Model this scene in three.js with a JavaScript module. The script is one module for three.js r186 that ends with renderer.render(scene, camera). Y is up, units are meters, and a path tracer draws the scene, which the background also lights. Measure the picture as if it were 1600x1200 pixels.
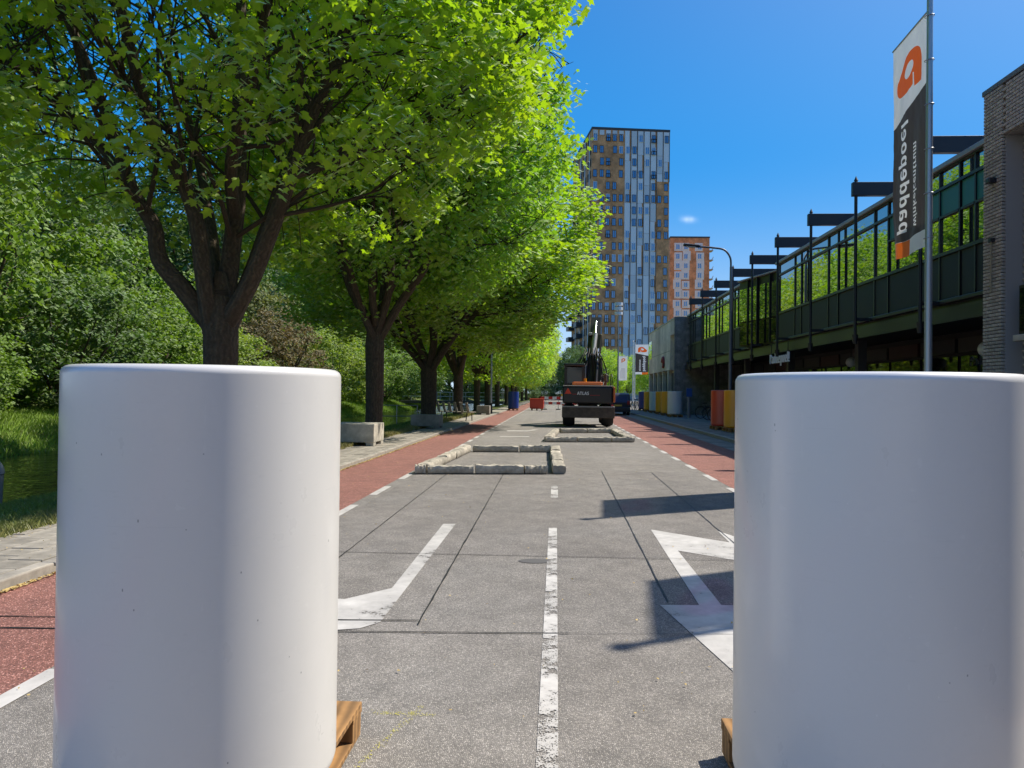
import * as THREE from 'three';
import { mergeGeometries } from 'three/addons/utils/BufferGeometryUtils.js';
import { RoundedBoxGeometry } from 'three/addons/geometries/RoundedBoxGeometry.js';
import { ImprovedNoise } from 'three/addons/math/ImprovedNoise.js';
import { TextGeometry } from 'three/addons/geometries/TextGeometry.js';
import { FontLoader } from 'three/addons/loaders/FontLoader.js';

// ------------------------------------------------------------------ camera, sky, sun, exposure
const D2R = Math.PI / 180;
const scene = new THREE.Scene();
const camera = new THREE.PerspectiveCamera(53.13, 4 / 3, 0.1, 2000);
camera.rotation.order = 'YXZ';
camera.position.set(0, 1.5, 0);
camera.rotation.set(0.631 * D2R, 3.298 * D2R, 0.65 * D2R);
const renderer = new THREE.WebGLRenderer({ antialias: true });
renderer.toneMapping = THREE.LinearToneMapping;
renderer.toneMappingExposure = 1.46;
renderer.shadowMap.enabled = true;

const sunAz = 59.5 * D2R, sunEl = 51.4 * D2R;   // azimuth from the road's direction (-z) towards +x
const sunDir = new THREE.Vector3(Math.sin(sunAz) * Math.cos(sunEl), Math.sin(sunEl), -Math.cos(sunAz) * Math.cos(sunEl));
const sun = new THREE.DirectionalLight(new THREE.Color().setRGB(1, 0.93, 0.82), 4.2);
sun.position.copy(sunDir).multiplyScalar(150).add(new THREE.Vector3(0, 0, -40));
sun.target.position.set(0, 0, -40);
sun.castShadow = true;
Object.assign(sun.shadow.camera, { left: -90, right: 90, top: 90, bottom: -90, near: 1, far: 400 });
sun.shadow.mapSize.set(4096, 4096);
scene.add(sun, sun.target);

const perlin = new ImprovedNoise();
const clamp = (x, a = 0, b = 1) => Math.min(b, Math.max(a, x));
const mix = (a, b, t) => a + (b - a) * t;
const smooth = (a, b, x) => { const t = clamp((x - a) / (b - a)); return t * t * (3 - 2 * t); };
function fbm(x, y, z = 0, n = 4) { let s = 0, a = 0.5; for (let i = 0; i < n; i++) { s += a * perlin.noise(x, y, z); x *= 2.03; y *= 2.03; z *= 2.03; a *= 0.5; } return s; }
function rng(seed) { let a = seed >>> 0; return () => { a = (a + 0x6D2B79F5) | 0; let t = Math.imul(a ^ (a >>> 15), 1 | a); t = (t + Math.imul(t ^ (t >>> 7), 61 | t)) ^ t; return ((t ^ (t >>> 14)) >>> 0) / 4294967296; }; }

{ // clear deep-blue sky, paler at the horizon and around the sun, one wisp of cloud
  const W = 2048, Hh = 1024, data = new Float32Array(W * Hh * 4);
  const zen = [0.009, 0.098, 0.37], mid = [0.019, 0.250, 0.63], hor = [0.45, 0.58, 0.69], gnd = [0.16, 0.17, 0.15];
  for (let j = 0; j < Hh; j++) {
    const el = (j + 0.5) / Hh * Math.PI - Math.PI / 2, y = Math.sin(el);
    for (let i = 0; i < W; i++) {
      const ph = ((i + 0.5) / W - 0.5) * 2 * Math.PI;          // three.js equirect: u = atan2(z, x) / 2pi + 0.5
      const x = Math.cos(ph) * Math.cos(el), z = Math.sin(ph) * Math.cos(el);
      const k = (j * W + i) * 4;
      let c;
      if (y < 0) c = gnd;
      else {
        const a = smooth(0.0, 0.30, y), b = smooth(0.10, 0.80, y), a2 = Math.pow(a, 0.6);
        c = [0, 1, 2].map(n => mix(mix(hor[n], mid[n], a2), zen[n], b));
        const g = Math.max(0, x * sunDir.x + y * sunDir.y + z * sunDir.z);
        const halo = 0.32 * Math.pow(g, 6) + 0.9 * Math.pow(g, 60);
        c = [c[0] + halo * 1.0, c[1] + halo * 0.98, c[2] + halo * 0.92];
        const az = Math.atan2(x, -z) / D2R, e = el / D2R;
        const dx = (az - 9.55) / 0.42, dy = (e - 12.55 + (az - 9.55) * 0.12) / 0.14;
        if (dx * dx + dy * dy < 4) {
          const cl = clamp(Math.exp(-(dx * dx + dy * dy)) * (0.75 + 1.1 * fbm(az * 5, e * 11, 3))) * 0.75;
          c = [mix(c[0], 0.75, cl), mix(c[1], 0.86, cl), mix(c[2], 0.98, cl)];
        }
      }
      data[k] = c[0]; data[k + 1] = c[1]; data[k + 2] = c[2]; data[k + 3] = 1;
    }
  }
  const t = new THREE.DataTexture(data, W, Hh, THREE.RGBAFormat, THREE.FloatType);
  t.mapping = THREE.EquirectangularReflectionMapping; t.magFilter = t.minFilter = THREE.LinearFilter; t.needsUpdate = true;
  scene.background = t; scene.environment = t;
}

// ------------------------------------------------------------------ helpers
const usedNames = new Map();
function numbered(n) { const k = usedNames.get(n) ?? 0; usedNames.set(n, k + 1); return k ? `${n}_${String(k).padStart(3, '0')}` : n; }
function shade(o) { o.traverse(m => { if (m.isMesh) { m.castShadow = true; m.receiveShadow = true; } }); return o; }
function tag(o, label, category, group, kind) { o.userData.label = label; o.userData.category = category; if (group) o.userData.group = group; if (kind) o.userData.kind = kind; return o; }
function thing(name, label, category, pos = [0, 0, 0], ry = 0, group) {
  const g = new THREE.Group(); g.name = numbered(name); g.position.set(...pos); g.rotation.y = ry; scene.add(g);
  return tag(g, label, category, group);
}
function mesh(name, geo, m, parent) { const o = new THREE.Mesh(Array.isArray(geo) ? merge(geo) : geo, m); o.name = name; o.castShadow = o.receiveShadow = true; parent.add(o); return o; }
function solo(name, geo, m, label, category, group, kind) { const o = mesh(numbered(name), geo, m, scene); return tag(o, label, category, group, kind); }
function setting(name, geo, m) { const o = mesh(numbered(name), geo, m, scene); o.userData.kind = 'structure'; return o; }
function copy(src, pos, ry, label, group) { const c = src.clone(); c.name = numbered(src.name.replace(/_\d{3}$/, '')); c.position.set(...pos); c.rotation.y = ry; c.userData = { ...src.userData }; if (label) c.userData.label = label; if (group) c.userData.group = group; scene.add(c); return c; }
function merge(list) {
  const keep = ['position', 'normal', 'uv'];
  const l = list.map(g => { const q = g.index ? g.toNonIndexed() : g.clone(); for (const k of Object.keys(q.attributes)) if (!keep.includes(k)) q.deleteAttribute(k); q.morphAttributes = {}; return q; });
  return mergeGeometries(l, false);
}
const at = (g, x, y, z, rx = 0, ry = 0, rz = 0) => { if (rx || ry || rz) g.applyMatrix4(new THREE.Matrix4().makeRotationFromEuler(new THREE.Euler(rx, ry, rz))); g.translate(x, y, z); return g; };
function uvMetres(g) { // box-projected uv in metres from the geometry's own shape
  const q = g.index ? g.toNonIndexed() : g; const p = q.attributes.position, uv = new Float32Array(p.count * 2);
  const a = new THREE.Vector3(), b = new THREE.Vector3(), c = new THREE.Vector3(), n = new THREE.Vector3();
  for (let i = 0; i < p.count; i += 3) {
    a.fromBufferAttribute(p, i); b.fromBufferAttribute(p, i + 1); c.fromBufferAttribute(p, i + 2);
    n.copy(b).sub(a).cross(c.clone().sub(a)); const ax = Math.abs(n.x), ay = Math.abs(n.y), az = Math.abs(n.z);
    for (let k = 0; k < 3; k++) { const v = [a, b, c][k]; const [s, t] = ax >= ay && ax >= az ? [v.z, v.y] : ay >= az ? [v.x, v.z] : [v.x, v.y]; uv[(i + k) * 2] = s; uv[(i + k) * 2 + 1] = t; }
  }
  q.setAttribute('uv', new THREE.BufferAttribute(uv, 2)); return q;
}
const bx = (x0, x1, y0, y1, z0, z1) => uvMetres(at(new THREE.BoxGeometry(x1 - x0, y1 - y0, z1 - z0), (x0 + x1) / 2, (y0 + y1) / 2, (z0 + z1) / 2));
const rbx = (x0, x1, y0, y1, z0, z1, r = 0.02, s = 2) => uvMetres(at(new RoundedBoxGeometry(x1 - x0, y1 - y0, z1 - z0, s, r), (x0 + x1) / 2, (y0 + y1) / 2, (z0 + z1) / 2));
function rod(a, b, r0, r1 = r0, seg = 8) {
  const A = new THREE.Vector3(...a), B = new THREE.Vector3(...b), L = A.distanceTo(B);
  const g = new THREE.CylinderGeometry(r1, r0, L, seg); const q = new THREE.Quaternion().setFromUnitVectors(new THREE.Vector3(0, 1, 0), B.clone().sub(A).normalize());
  g.applyQuaternion(q); g.translate((A.x + B.x) / 2, (A.y + B.y) / 2, (A.z + B.z) / 2); return g;
}
function barBetween(a, b, w, h) { // box bar from a to b, w across, h high
  const A = new THREE.Vector3(...a), B = new THREE.Vector3(...b), L = A.distanceTo(B);
  const g = new THREE.BoxGeometry(w, h, L); const m = new THREE.Matrix4().lookAt(A, B, new THREE.Vector3(0, 1, 0)); g.applyMatrix4(m);
  g.translate((A.x + B.x) / 2, (A.y + B.y) / 2, (A.z + B.z) / 2); return uvMetres(g);
}
const tubePath = (pts, r, n = 24, s = 6) => new THREE.TubeGeometry(new THREE.CatmullRomCurve3(pts.map(p => new THREE.Vector3(...p))), n, r, s);
function sheet(pts, y) { // flat polygon of [x, depth] corners, uv in metres
  const s = new THREE.Shape(pts.map(([x, d]) => new THREE.Vector2(x, d))); const g = new THREE.ShapeGeometry(s);
  g.rotateX(-Math.PI / 2); g.translate(0, y, 0); return g;      // x stays, depth -> -z, faces up
}

// ------------------------------------------------------------------ textures
function dataTex(n, fn, srgb = true, m = n) {
  const d = new Uint8Array(n * m * 4);
  for (let j = 0; j < m; j++) for (let i = 0; i < n; i++) { const c = fn(i / n, j / m, i, j), k = (j * n + i) * 4; d[k] = clamp(c[0]) * 255; d[k + 1] = clamp(c[1]) * 255; d[k + 2] = clamp(c[2]) * 255; d[k + 3] = (c.length > 3 ? clamp(c[3]) : 1) * 255; }
  const t = new THREE.DataTexture(d, n, m); t.wrapS = t.wrapT = THREE.RepeatWrapping; t.magFilter = THREE.LinearFilter; t.minFilter = THREE.LinearMipmapLinearFilter; t.generateMipmaps = true;
  if (srgb) t.colorSpace = THREE.SRGBColorSpace; t.needsUpdate = true; return t;
}
function tileNoise(n, cells, seed) { // periodic value noise
  const r = rng(seed), v = Float32Array.from({ length: cells * cells }, r);
  return (u, w) => { const x = u * cells, y = w * cells, i = Math.floor(x), j = Math.floor(y), fx = x - i, fy = y - j, sx = fx * fx * (3 - 2 * fx), sy = fy * fy * (3 - 2 * fy), g = (a, b) => v[((b % cells + cells) % cells) * cells + ((a % cells + cells) % cells)]; return mix(mix(g(i, j), g(i + 1, j), sx), mix(g(i, j + 1), g(i + 1, j + 1), sx), sy); };
}
const lay = (seed, ...cells) => { const f = cells.map((c, i) => tileNoise(0, c, seed + i * 17)); return (u, v) => { let s = 0, a = 0.5, w = 0; for (const q of f) { s += a * q(u, v); w += a; a *= 0.62; } return s / w; }; };
function rep(t, su, sv = su, rot = 0) { const c = t.clone(); c.repeat.set(su, sv); c.rotation = rot; c.needsUpdate = true; return c; }
// stones of an asphalt surface: returns [tone, height]
function aggregate(cells, seed) {
  const r = rng(seed), px = [], tone = [];
  for (let i = 0; i < cells * cells; i++) { px.push([r(), r()]); tone.push(r()); }
  return (u, v) => { const x = u * cells, y = v * cells, i0 = Math.floor(x), j0 = Math.floor(y); let d1 = 9, d2 = 9, id = 0;
    for (let j = j0 - 1; j <= j0 + 1; j++) for (let i = i0 - 1; i <= i0 + 1; i++) { const q = ((j + cells) % cells) * cells + (i + cells) % cells, dx = i + px[q][0] - x, dy = j + px[q][1] - y, d = dx * dx + dy * dy; if (d < d1) { d2 = d1; d1 = d; id = q; } else if (d < d2) d2 = d; }
    return [tone[id], clamp((Math.sqrt(d2) - Math.sqrt(d1)) * 1.9)]; };
}
const agg = aggregate(190, 5), aggN = lay(9, 7, 19, 47);
const asphaltTex = dataTex(1024, (u, v) => { const [t, h] = agg(u, v), s = aggN(u, v); const b = 0.350 + 0.25 * Math.pow(t, 1.5) * (0.35 + 0.65 * h) + 0.13 * h + 0.12 * (s - 0.5); return [b * 1.04, b, b * 0.945]; });
const asphaltBump = dataTex(1024, (u, v) => { const [t, h] = agg(u, v); const b = h * (0.4 + 0.6 * t); return [b, b, b]; }, false);
const redTex = dataTex(1024, (u, v) => { const [t, h] = agg(v, u), s = aggN(v, u); const k = 0.62 + 0.55 * t * (0.3 + 0.7 * h) + 0.2 * (s - 0.5), g = t > 0.93 ? 0.16 : 0; return [0.655 * k + g, 0.445 * k + g, 0.39 * k + g]; });
const paintN = lay(31, 23, 61, 149), paintN2 = lay(37, 5, 13, 29);
const paintF = lay(41, 190, 380);
const paintTex = w => dataTex(1024, (u, v) => { const n = paintN(u, v), m = paintN2(u, v); const k = 0.715 + 0.2 * (m - 0.5) + 0.10 * (n - 0.5); const a = n * 0.32 + m * 0.38 + paintF(u, v) * 0.30 > w ? 1 : 0; return [k, k * 0.98, k * 0.945, a]; });
const wornTex = paintTex(0.468), keptTex = paintTex(0.335);
const concN = lay(51, 5, 13, 37, 97, 211);
const concTex = dataTex(512, (u, v) => { const n = concN(u, v); const p = 0.60 + 0.34 * (n - 0.5); return [p * 1.02, p, p * 0.955]; });
const concBump = dataTex(512, (u, v) => { const n = concN(v, u); return [n, n, n]; }, false);
const grassN = lay(71, 6, 17, 53, 131);
const grassTex = dataTex(512, (u, v) => { const n = grassN(u, v), m = grassN(v, u); return [0.30 + 0.24 * (n - 0.4), 0.38 + 0.22 * (m - 0.5), 0.13 + 0.1 * (n - 0.5)]; });
const barkR = lay(81, 9, 23, 61), barkS = lay(85, 31, 83);
const barkF = (u, v) => { const w = u + 0.02 * (barkR(u, v) - 0.5); const r = Math.abs(((w * 22 + 1.6 * barkR(u, v * 2)) % 1) - 0.5) * 2; return clamp(0.15 + 0.6 * r * barkS(u, v * 0.5) + 0.45 * barkS(u, v)); };
const barkTex = dataTex(512, (u, v) => { const b = barkF(u, v); return [0.20 + 0.22 * b, 0.17 + 0.19 * b, 0.13 + 0.155 * b]; });
const barkBump = dataTex(512, (u, v) => { const b = barkF(u, v); return [b, b, b]; }, false);
const woodN = lay(91, 4, 9, 27);
const woodTex = dataTex(512, (u, v) => { const g = Math.sin((u * 38 + 3 * woodN(u, v * 0.3)) * 2) * 0.5 + 0.5; const n = woodN(v, u); const k = 0.62 + 0.2 * g + 0.25 * (n - 0.5); return [0.86 * k, 0.66 * k, 0.42 * k]; });
const plasterR = rng(4);
const drumTex = (() => { // scuffs and pits in a white painted shell
  const n = 1024, spots = []; const r = rng(77);
  for (let i = 0; i < 120; i++) spots.push([r(), r(), 0.0006 + 0.0012 * r() * r(), r() < 0.75 ? -0.38 : 0.06]);
  const scr = tileNoise(0, 57, 202), N = lay(101, 4, 9, 21, 190), grid = new Map();
  for (const s of spots) { const k = Math.floor(s[0] * 64) + 64 * Math.floor(s[1] * 64); for (let a = -1; a < 2; a++) for (let b = -1; b < 2; b++) { const q = k + a + 64 * b; grid.set(q, [...(grid.get(q) || []), s]); } }
  return dataTex(n, (u, v) => { let k = 0.912 + 0.02 * (N(u, v) - 0.5) - (scr(u * 0.7, v * 6) > 0.955 ? 0.012 : 0) + (scr(v * 1.1, u * 2) > 0.965 ? 0.014 : 0); for (const s of grid.get(Math.floor(u * 64) + 64 * Math.floor(v * 64)) || []) { const d = Math.hypot((u - s[0]) * 2, v - s[1]); if (d < s[2]) k += s[3]; } return [k, k, k * 1.0]; });
})();
const scuffN = lay(111, 6, 15, 40, 120);
const scuffRough = dataTex(512, (u, v) => { const n = scuffN(u, v); const k = 0.5 + 0.5 * (n - 0.5); return [k, k, k]; }, false);
const waterN = lay(121, 9, 23, 61);
const waterBump = dataTex(512, (u, v) => { const n = waterN(u, v); return [n, n, n]; }, false);
const dirtN = lay(131, 5, 14, 33, 80);
const dirtTex = dataTex(512, (u, v) => { const n = dirtN(u, v); const k = 0.75 + 0.5 * (n - 0.45); return [k, k * 0.97, k * 0.92]; });

// ------------------------------------------------------------------ materials
const lin = (r, g, b) => new THREE.Color().setRGB(r, g, b);
const S = (o) => new THREE.MeshStandardMaterial(o), P = (o) => new THREE.MeshPhysicalMaterial(o);
const plain = (r, g, b, roughness = 0.6, metalness = 0) => S({ color: lin(r, g, b), roughness, metalness });
const M = {
  asphalt: S({ map: rep(asphaltTex, 1 / 1.5), bumpMap: rep(asphaltBump, 1 / 1.5), bumpScale: 0.0035, roughness: 0.93, vertexColors: true, color: lin(0.98, 0.98, 0.98) }),
  red: S({ map: rep(redTex, 1 / 1.4), bumpMap: rep(asphaltBump, 1 / 1.4), bumpScale: 0.003, roughness: 0.93, vertexColors: true }),
  worn: S({ map: rep(wornTex, 0.9), roughness: 0.8, alphaTest: 0.5 }),
  paint: S({ map: rep(keptTex, 0.55), roughness: 0.8, alphaTest: 0.5 }),
  tar: plain(0.016, 0.016, 0.018, 0.55),
  tile: [0.80, 0.92, 1.04].map(k => S({ map: rep(concTex, 0.8), bumpMap: rep(concBump, 0.8), bumpScale: 0.002, roughness: 0.92, color: lin(1.05 * k, 0.99 * k, 0.89 * k) })),
  kerb: S({ map: rep(concTex, 0.6), bumpMap: rep(concBump, 0.6), bumpScale: 0.003, roughness: 0.92, color: lin(1.1, 1.04, 0.95) }),
  conc: S({ map: rep(concTex, 0.5), bumpMap: rep(concBump, 0.5), bumpScale: 0.004, roughness: 0.92, color: lin(1.45, 1.38, 1.22) }),
  granite: [0.95, 1.1, 1.25].map(k => S({ map: rep(concTex, 1.3), bumpMap: rep(concBump, 1.3), bumpScale: 0.008, roughness: 0.9, color: lin(1.12 * k, 1.05 * k, 0.92 * k) })),
  pave: S({ map: rep(concTex, 0.45), roughness: 0.93, color: lin(0.62, 0.60, 0.58) }),
  ground: S({ map: rep(grassTex, 0.4), bumpMap: rep(concBump, 0.9), bumpScale: 0.03, roughness: 1 }),
  water: P({ color: lin(0.022, 0.034, 0.010), roughness: 0.035, ior: 1.33, bumpMap: rep(waterBump, 0.22), bumpScale: 0.035 }),
  bark: S({ map: rep(barkTex, 1), bumpMap: rep(barkBump, 1), bumpScale: 0.03, roughness: 0.95 }),
  wood: S({ map: rep(woodTex, 1.6), roughness: 0.85, color: lin(0.85, 0.82, 0.78) }),
  greyWood: S({ map: rep(concTex, 2.5), roughness: 0.9, color: lin(1.15, 1.08, 0.98) }),
  galv: plain(0.42, 0.44, 0.46, 0.42, 0.75),
  poleWhite: plain(0.62, 0.63, 0.62, 0.4),
  dark: plain(0.018, 0.020, 0.024, 0.45),
  steelDark: plain(0.020, 0.022, 0.026, 0.5, 0.2),
  rubber: plain(0.018, 0.017, 0.017, 0.85),
  black: plain(0.008, 0.008, 0.009, 0.5),
  chrome: plain(0.6, 0.6, 0.6, 0.2, 1),
  white: plain(0.78, 0.78, 0.77, 0.5),
  brickTower: S({ map: rep(dirtTex, 0.11), roughness: 0.9, color: lin(1.15, 0.58, 0.30) }),
  brickOrange: S({ map: rep(dirtTex, 0.13), roughness: 0.9, color: lin(1.25, 0.60, 0.32) }),
  mirrorGlass: P({ color: lin(0.35, 0.40, 0.37), metalness: 0.95, roughness: 0.015 }),
  paneBlue: P({ color: lin(0.20, 0.28, 0.40), metalness: 0.6, roughness: 0.06 }),
  darkGlass: P({ color: lin(0.008, 0.010, 0.010), roughness: 0.03, ior: 1.55 }),
};
const grad = (o, amp = 0.16, sc = 0.45, seed = 0) => { // large soft stains and wear of the road surface, as vertex colours
  const p = o.attributes.position, c = new Float32Array(p.count * 3);
  for (let i = 0; i < p.count; i++) { const x = p.getX(i), z = p.getZ(i); let k = 1 + amp * (fbm(x * sc, z * sc * 0.45, seed) * 1.9 + fbm(x * 2.3, z * 2.3, seed + 4) * 0.9 + fbm(x * 1.9, z * 0.09, seed + 7) * 0.9); const w = 1 + 0.03 * fbm(x * 0.8, z * 0.8, seed + 9); c[i * 3] = k * w; c[i * 3 + 1] = k; c[i * 3 + 2] = k / w; }
  o.setAttribute('color', new THREE.BufferAttribute(c, 3)); return o;
};
function strip(x0, x1, d0, d1, y, sx = 0.25, sz = 0.25) { // subdivided road strip from depth d0 to d1 with uv in metres
  const w = x1 - x0, l = d1 - d0; const g = new THREE.PlaneGeometry(w, l, Math.max(1, Math.round(w / sx)), Math.max(1, Math.round(l / sz))); g.rotateX(-Math.PI / 2); g.translate((x0 + x1) / 2, y, -(d0 + d1) / 2);
  const p = g.attributes.position, uv = g.attributes.uv; for (let i = 0; i < p.count; i++) uv.setXY(i, p.getX(i), -p.getZ(i)); return g;
}

// ------------------------------------------------------------------ ground, canal, road
{
  const prof = [[-500, 0.9], [-90, 0.8], [-45, 0.7], [-30, 0.6], [-24, 0.55], [-21, 0.45], [-19.3, 0.3], [-18.2, -0.05], [-17.3, -0.45], [-16.7, -0.72], [-15.4, -1.3], [-12, -1.5], [-10, -1.3], [-9.0, -0.8], [-8.5, -0.55], [-7.9, -0.34], [-7.2, -0.12], [-6.5, 0.02], [-5.9, 0.07], [-5.25, 0.075], [-5.2, -0.12], [0, -0.12], [8, -0.12], [40, -0.12], [120, -0.12], [500, -0.12]];
  const ds = []; for (let d = -80; d < 130; d += d < -5 || d > 70 ? 5 : 0.8) ds.push(d); for (const d of [130, 180, 260, 400, 900]) ds.push(d);
  const pos = [], uv = [], idx = [], n = prof.length;
  for (const d of ds) for (const [x, y] of prof) { const grass = x < -5.22 && x > -100; const yy = y + (grass ? 0.09 * fbm(x * 0.5, d * 0.5, 2) * (x < -17 || x > -9 ? 1 : 0.3) : 0), xx = x + (x < -7 && x > -19 ? 0.9 * fbm(d * 0.13, x > -12 ? 1 : 7, 5) : 0); pos.push(xx, yy, -d); uv.push(x, d); }
  for (let j = 0; j < ds.length - 1; j++) for (let i = 0; i < n - 1; i++) { const a = j * n + i; idx.push(a, a + 1, a + n, a + 1, a + n + 1, a + n); }
  const g = new THREE.BufferGeometry(); g.setAttribute('position', new THREE.Float32BufferAttribute(pos, 3)); g.setAttribute('uv', new THREE.Float32BufferAttribute(uv, 2)); g.setIndex(idx); g.computeVertexNormals();
  setting('terrain', g, M.ground);
  const w = new THREE.PlaneGeometry(13, 220); w.rotateX(-Math.PI / 2); w.translate(-12.9, -0.62, -70);
  const wp = w.attributes.position, wu = w.attributes.uv; for (let i = 0; i < 4; i++) wu.setXY(i, wp.getX(i), wp.getZ(i));
  setting('canal_water', w, M.water);
  setting('asphalt_road', grad(merge2([strip(-4.02, 5.5, -26, 45, 0), strip(-4.02, 5.5, 45, 330, 0, 2, 3)]), 0.17, 0.4, 1), M.asphalt);
  setting('red_cycle_lane', grad(merge2([strip(-4.015, -2.68, -26, 45, 0.002), strip(-4.015, -2.68, 45, 330, 0.002, 2, 3)]), 0.14, 0.5, 11), M.red);
  setting('red_cycle_lane', grad(merge2([strip(2.84, 4.75, -26, 45, 0.002), strip(2.84, 4.75, 45, 330, 0.002, 2, 3)]), 0.14, 0.5, 21), M.red);
  // a resurfaced band of slightly different asphalt across the road
  const patch = grad(strip(-2.5, 2.6, 7.05, 14.9, 0.002), 0.14, 0.7, 33); const pc = patch.attributes.color; for (let i = 0; i < pc.count; i++) pc.setXYZ(i, pc.getX(i) * 0.93, pc.getY(i) * 0.925, pc.getZ(i) * 0.93);
  setting('asphalt_patch', patch, M.asphalt);
}
function merge2(list) { // keep uv only, before vertex colours are added
  return mergeGeometries(list.map(g => g.toNonIndexed()), false);
}
// kerbs and pavements
function pavementWithKerb(name, kx0, kx1, top, d0, n, len, m) {
  const g = setting(name, bx(Math.min(kx0, kx1) + 0.005, Math.max(kx0, kx1) - 0.005, -0.1, top - 0.03, -d0 - n * len, -d0), M.kerb);
  const r = rng(name.length), geos = [0, 1, 2].map(() => rbx(-(kx1 - kx0) / 2, (kx1 - kx0) / 2, -0.12, 0, -len / 2 + 0.006, len / 2 - 0.006, 0.018, 2));
  for (let i = 0; i < n; i++) { const o = mesh('kerbstone', geos[i % 3], m, g); o.position.set((kx0 + kx1) / 2 + 0.008 * (r() - 0.5), top + 0.008 * (r() - 0.5), -d0 - (i + 0.5) * len); o.rotation.z = 0.02 * (r() - 0.5); }
  return g;
}
pavementWithKerb('kerb', -4.16, -4.02, 0.085, 3, 66, 1.0, M.kerb);
pavementWithKerb('kerb', 5.5, 5.64, 0.12, 3, 66, 1.0, M.kerb);
{
  const left = setting('pavement', bx(-5.2, -4.165, -0.1, 0.05, -140, 12), M.pave);
  const gs = [0, 1, 2].map(i => rbx(-0.147, 0.147, -0.04, 0, -0.147, 0.147, 0.006, 1)), r = rng(19);
  for (let row = 0; row < 75; row++) for (let c = 0; c < 4; c++) {
    const w = c === 3 ? 0.42 : 1, x = c === 3 ? -4.17 - 0.9 - 0.066 : -4.17 - 0.15 - c * 0.3;
    const o = mesh('paving_tile', gs[(row + c) % 3], M.tile[Math.floor(r() * 3)], left); o.scale.x = w; o.position.set(x, 0.087 + 0.008 * (r() - 0.5), -5.0 - row * 0.3 - (c % 2) * 0.15); o.rotation.set(0.02 * (r() - 0.5), 0.012 * (r() - 0.5), 0.02 * (r() - 0.5));
  }
  const rest = []; for (let row = 0; row < 180; row++) for (let c = 0; c < 3; c++) rest.push(at(new THREE.BoxGeometry(0.296, 0.03, 0.296), -4.17 - 0.15 - c * 0.3, 0.07, -27.65 - row * 0.3 - (c % 2) * 0.15));
  const o = mesh('paving_tile', uvMetres(merge(rest)), M.tile[1], left); o.userData.kind = 'stuff';
  setting('pavement', bx(5.645, 60, -0.1, 0.115, -150, 12), M.pave);
  setting('parking_strip', strip(4.75, 5.5, -10, 140, 0.006, 5, 50), M.pave);
}
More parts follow.
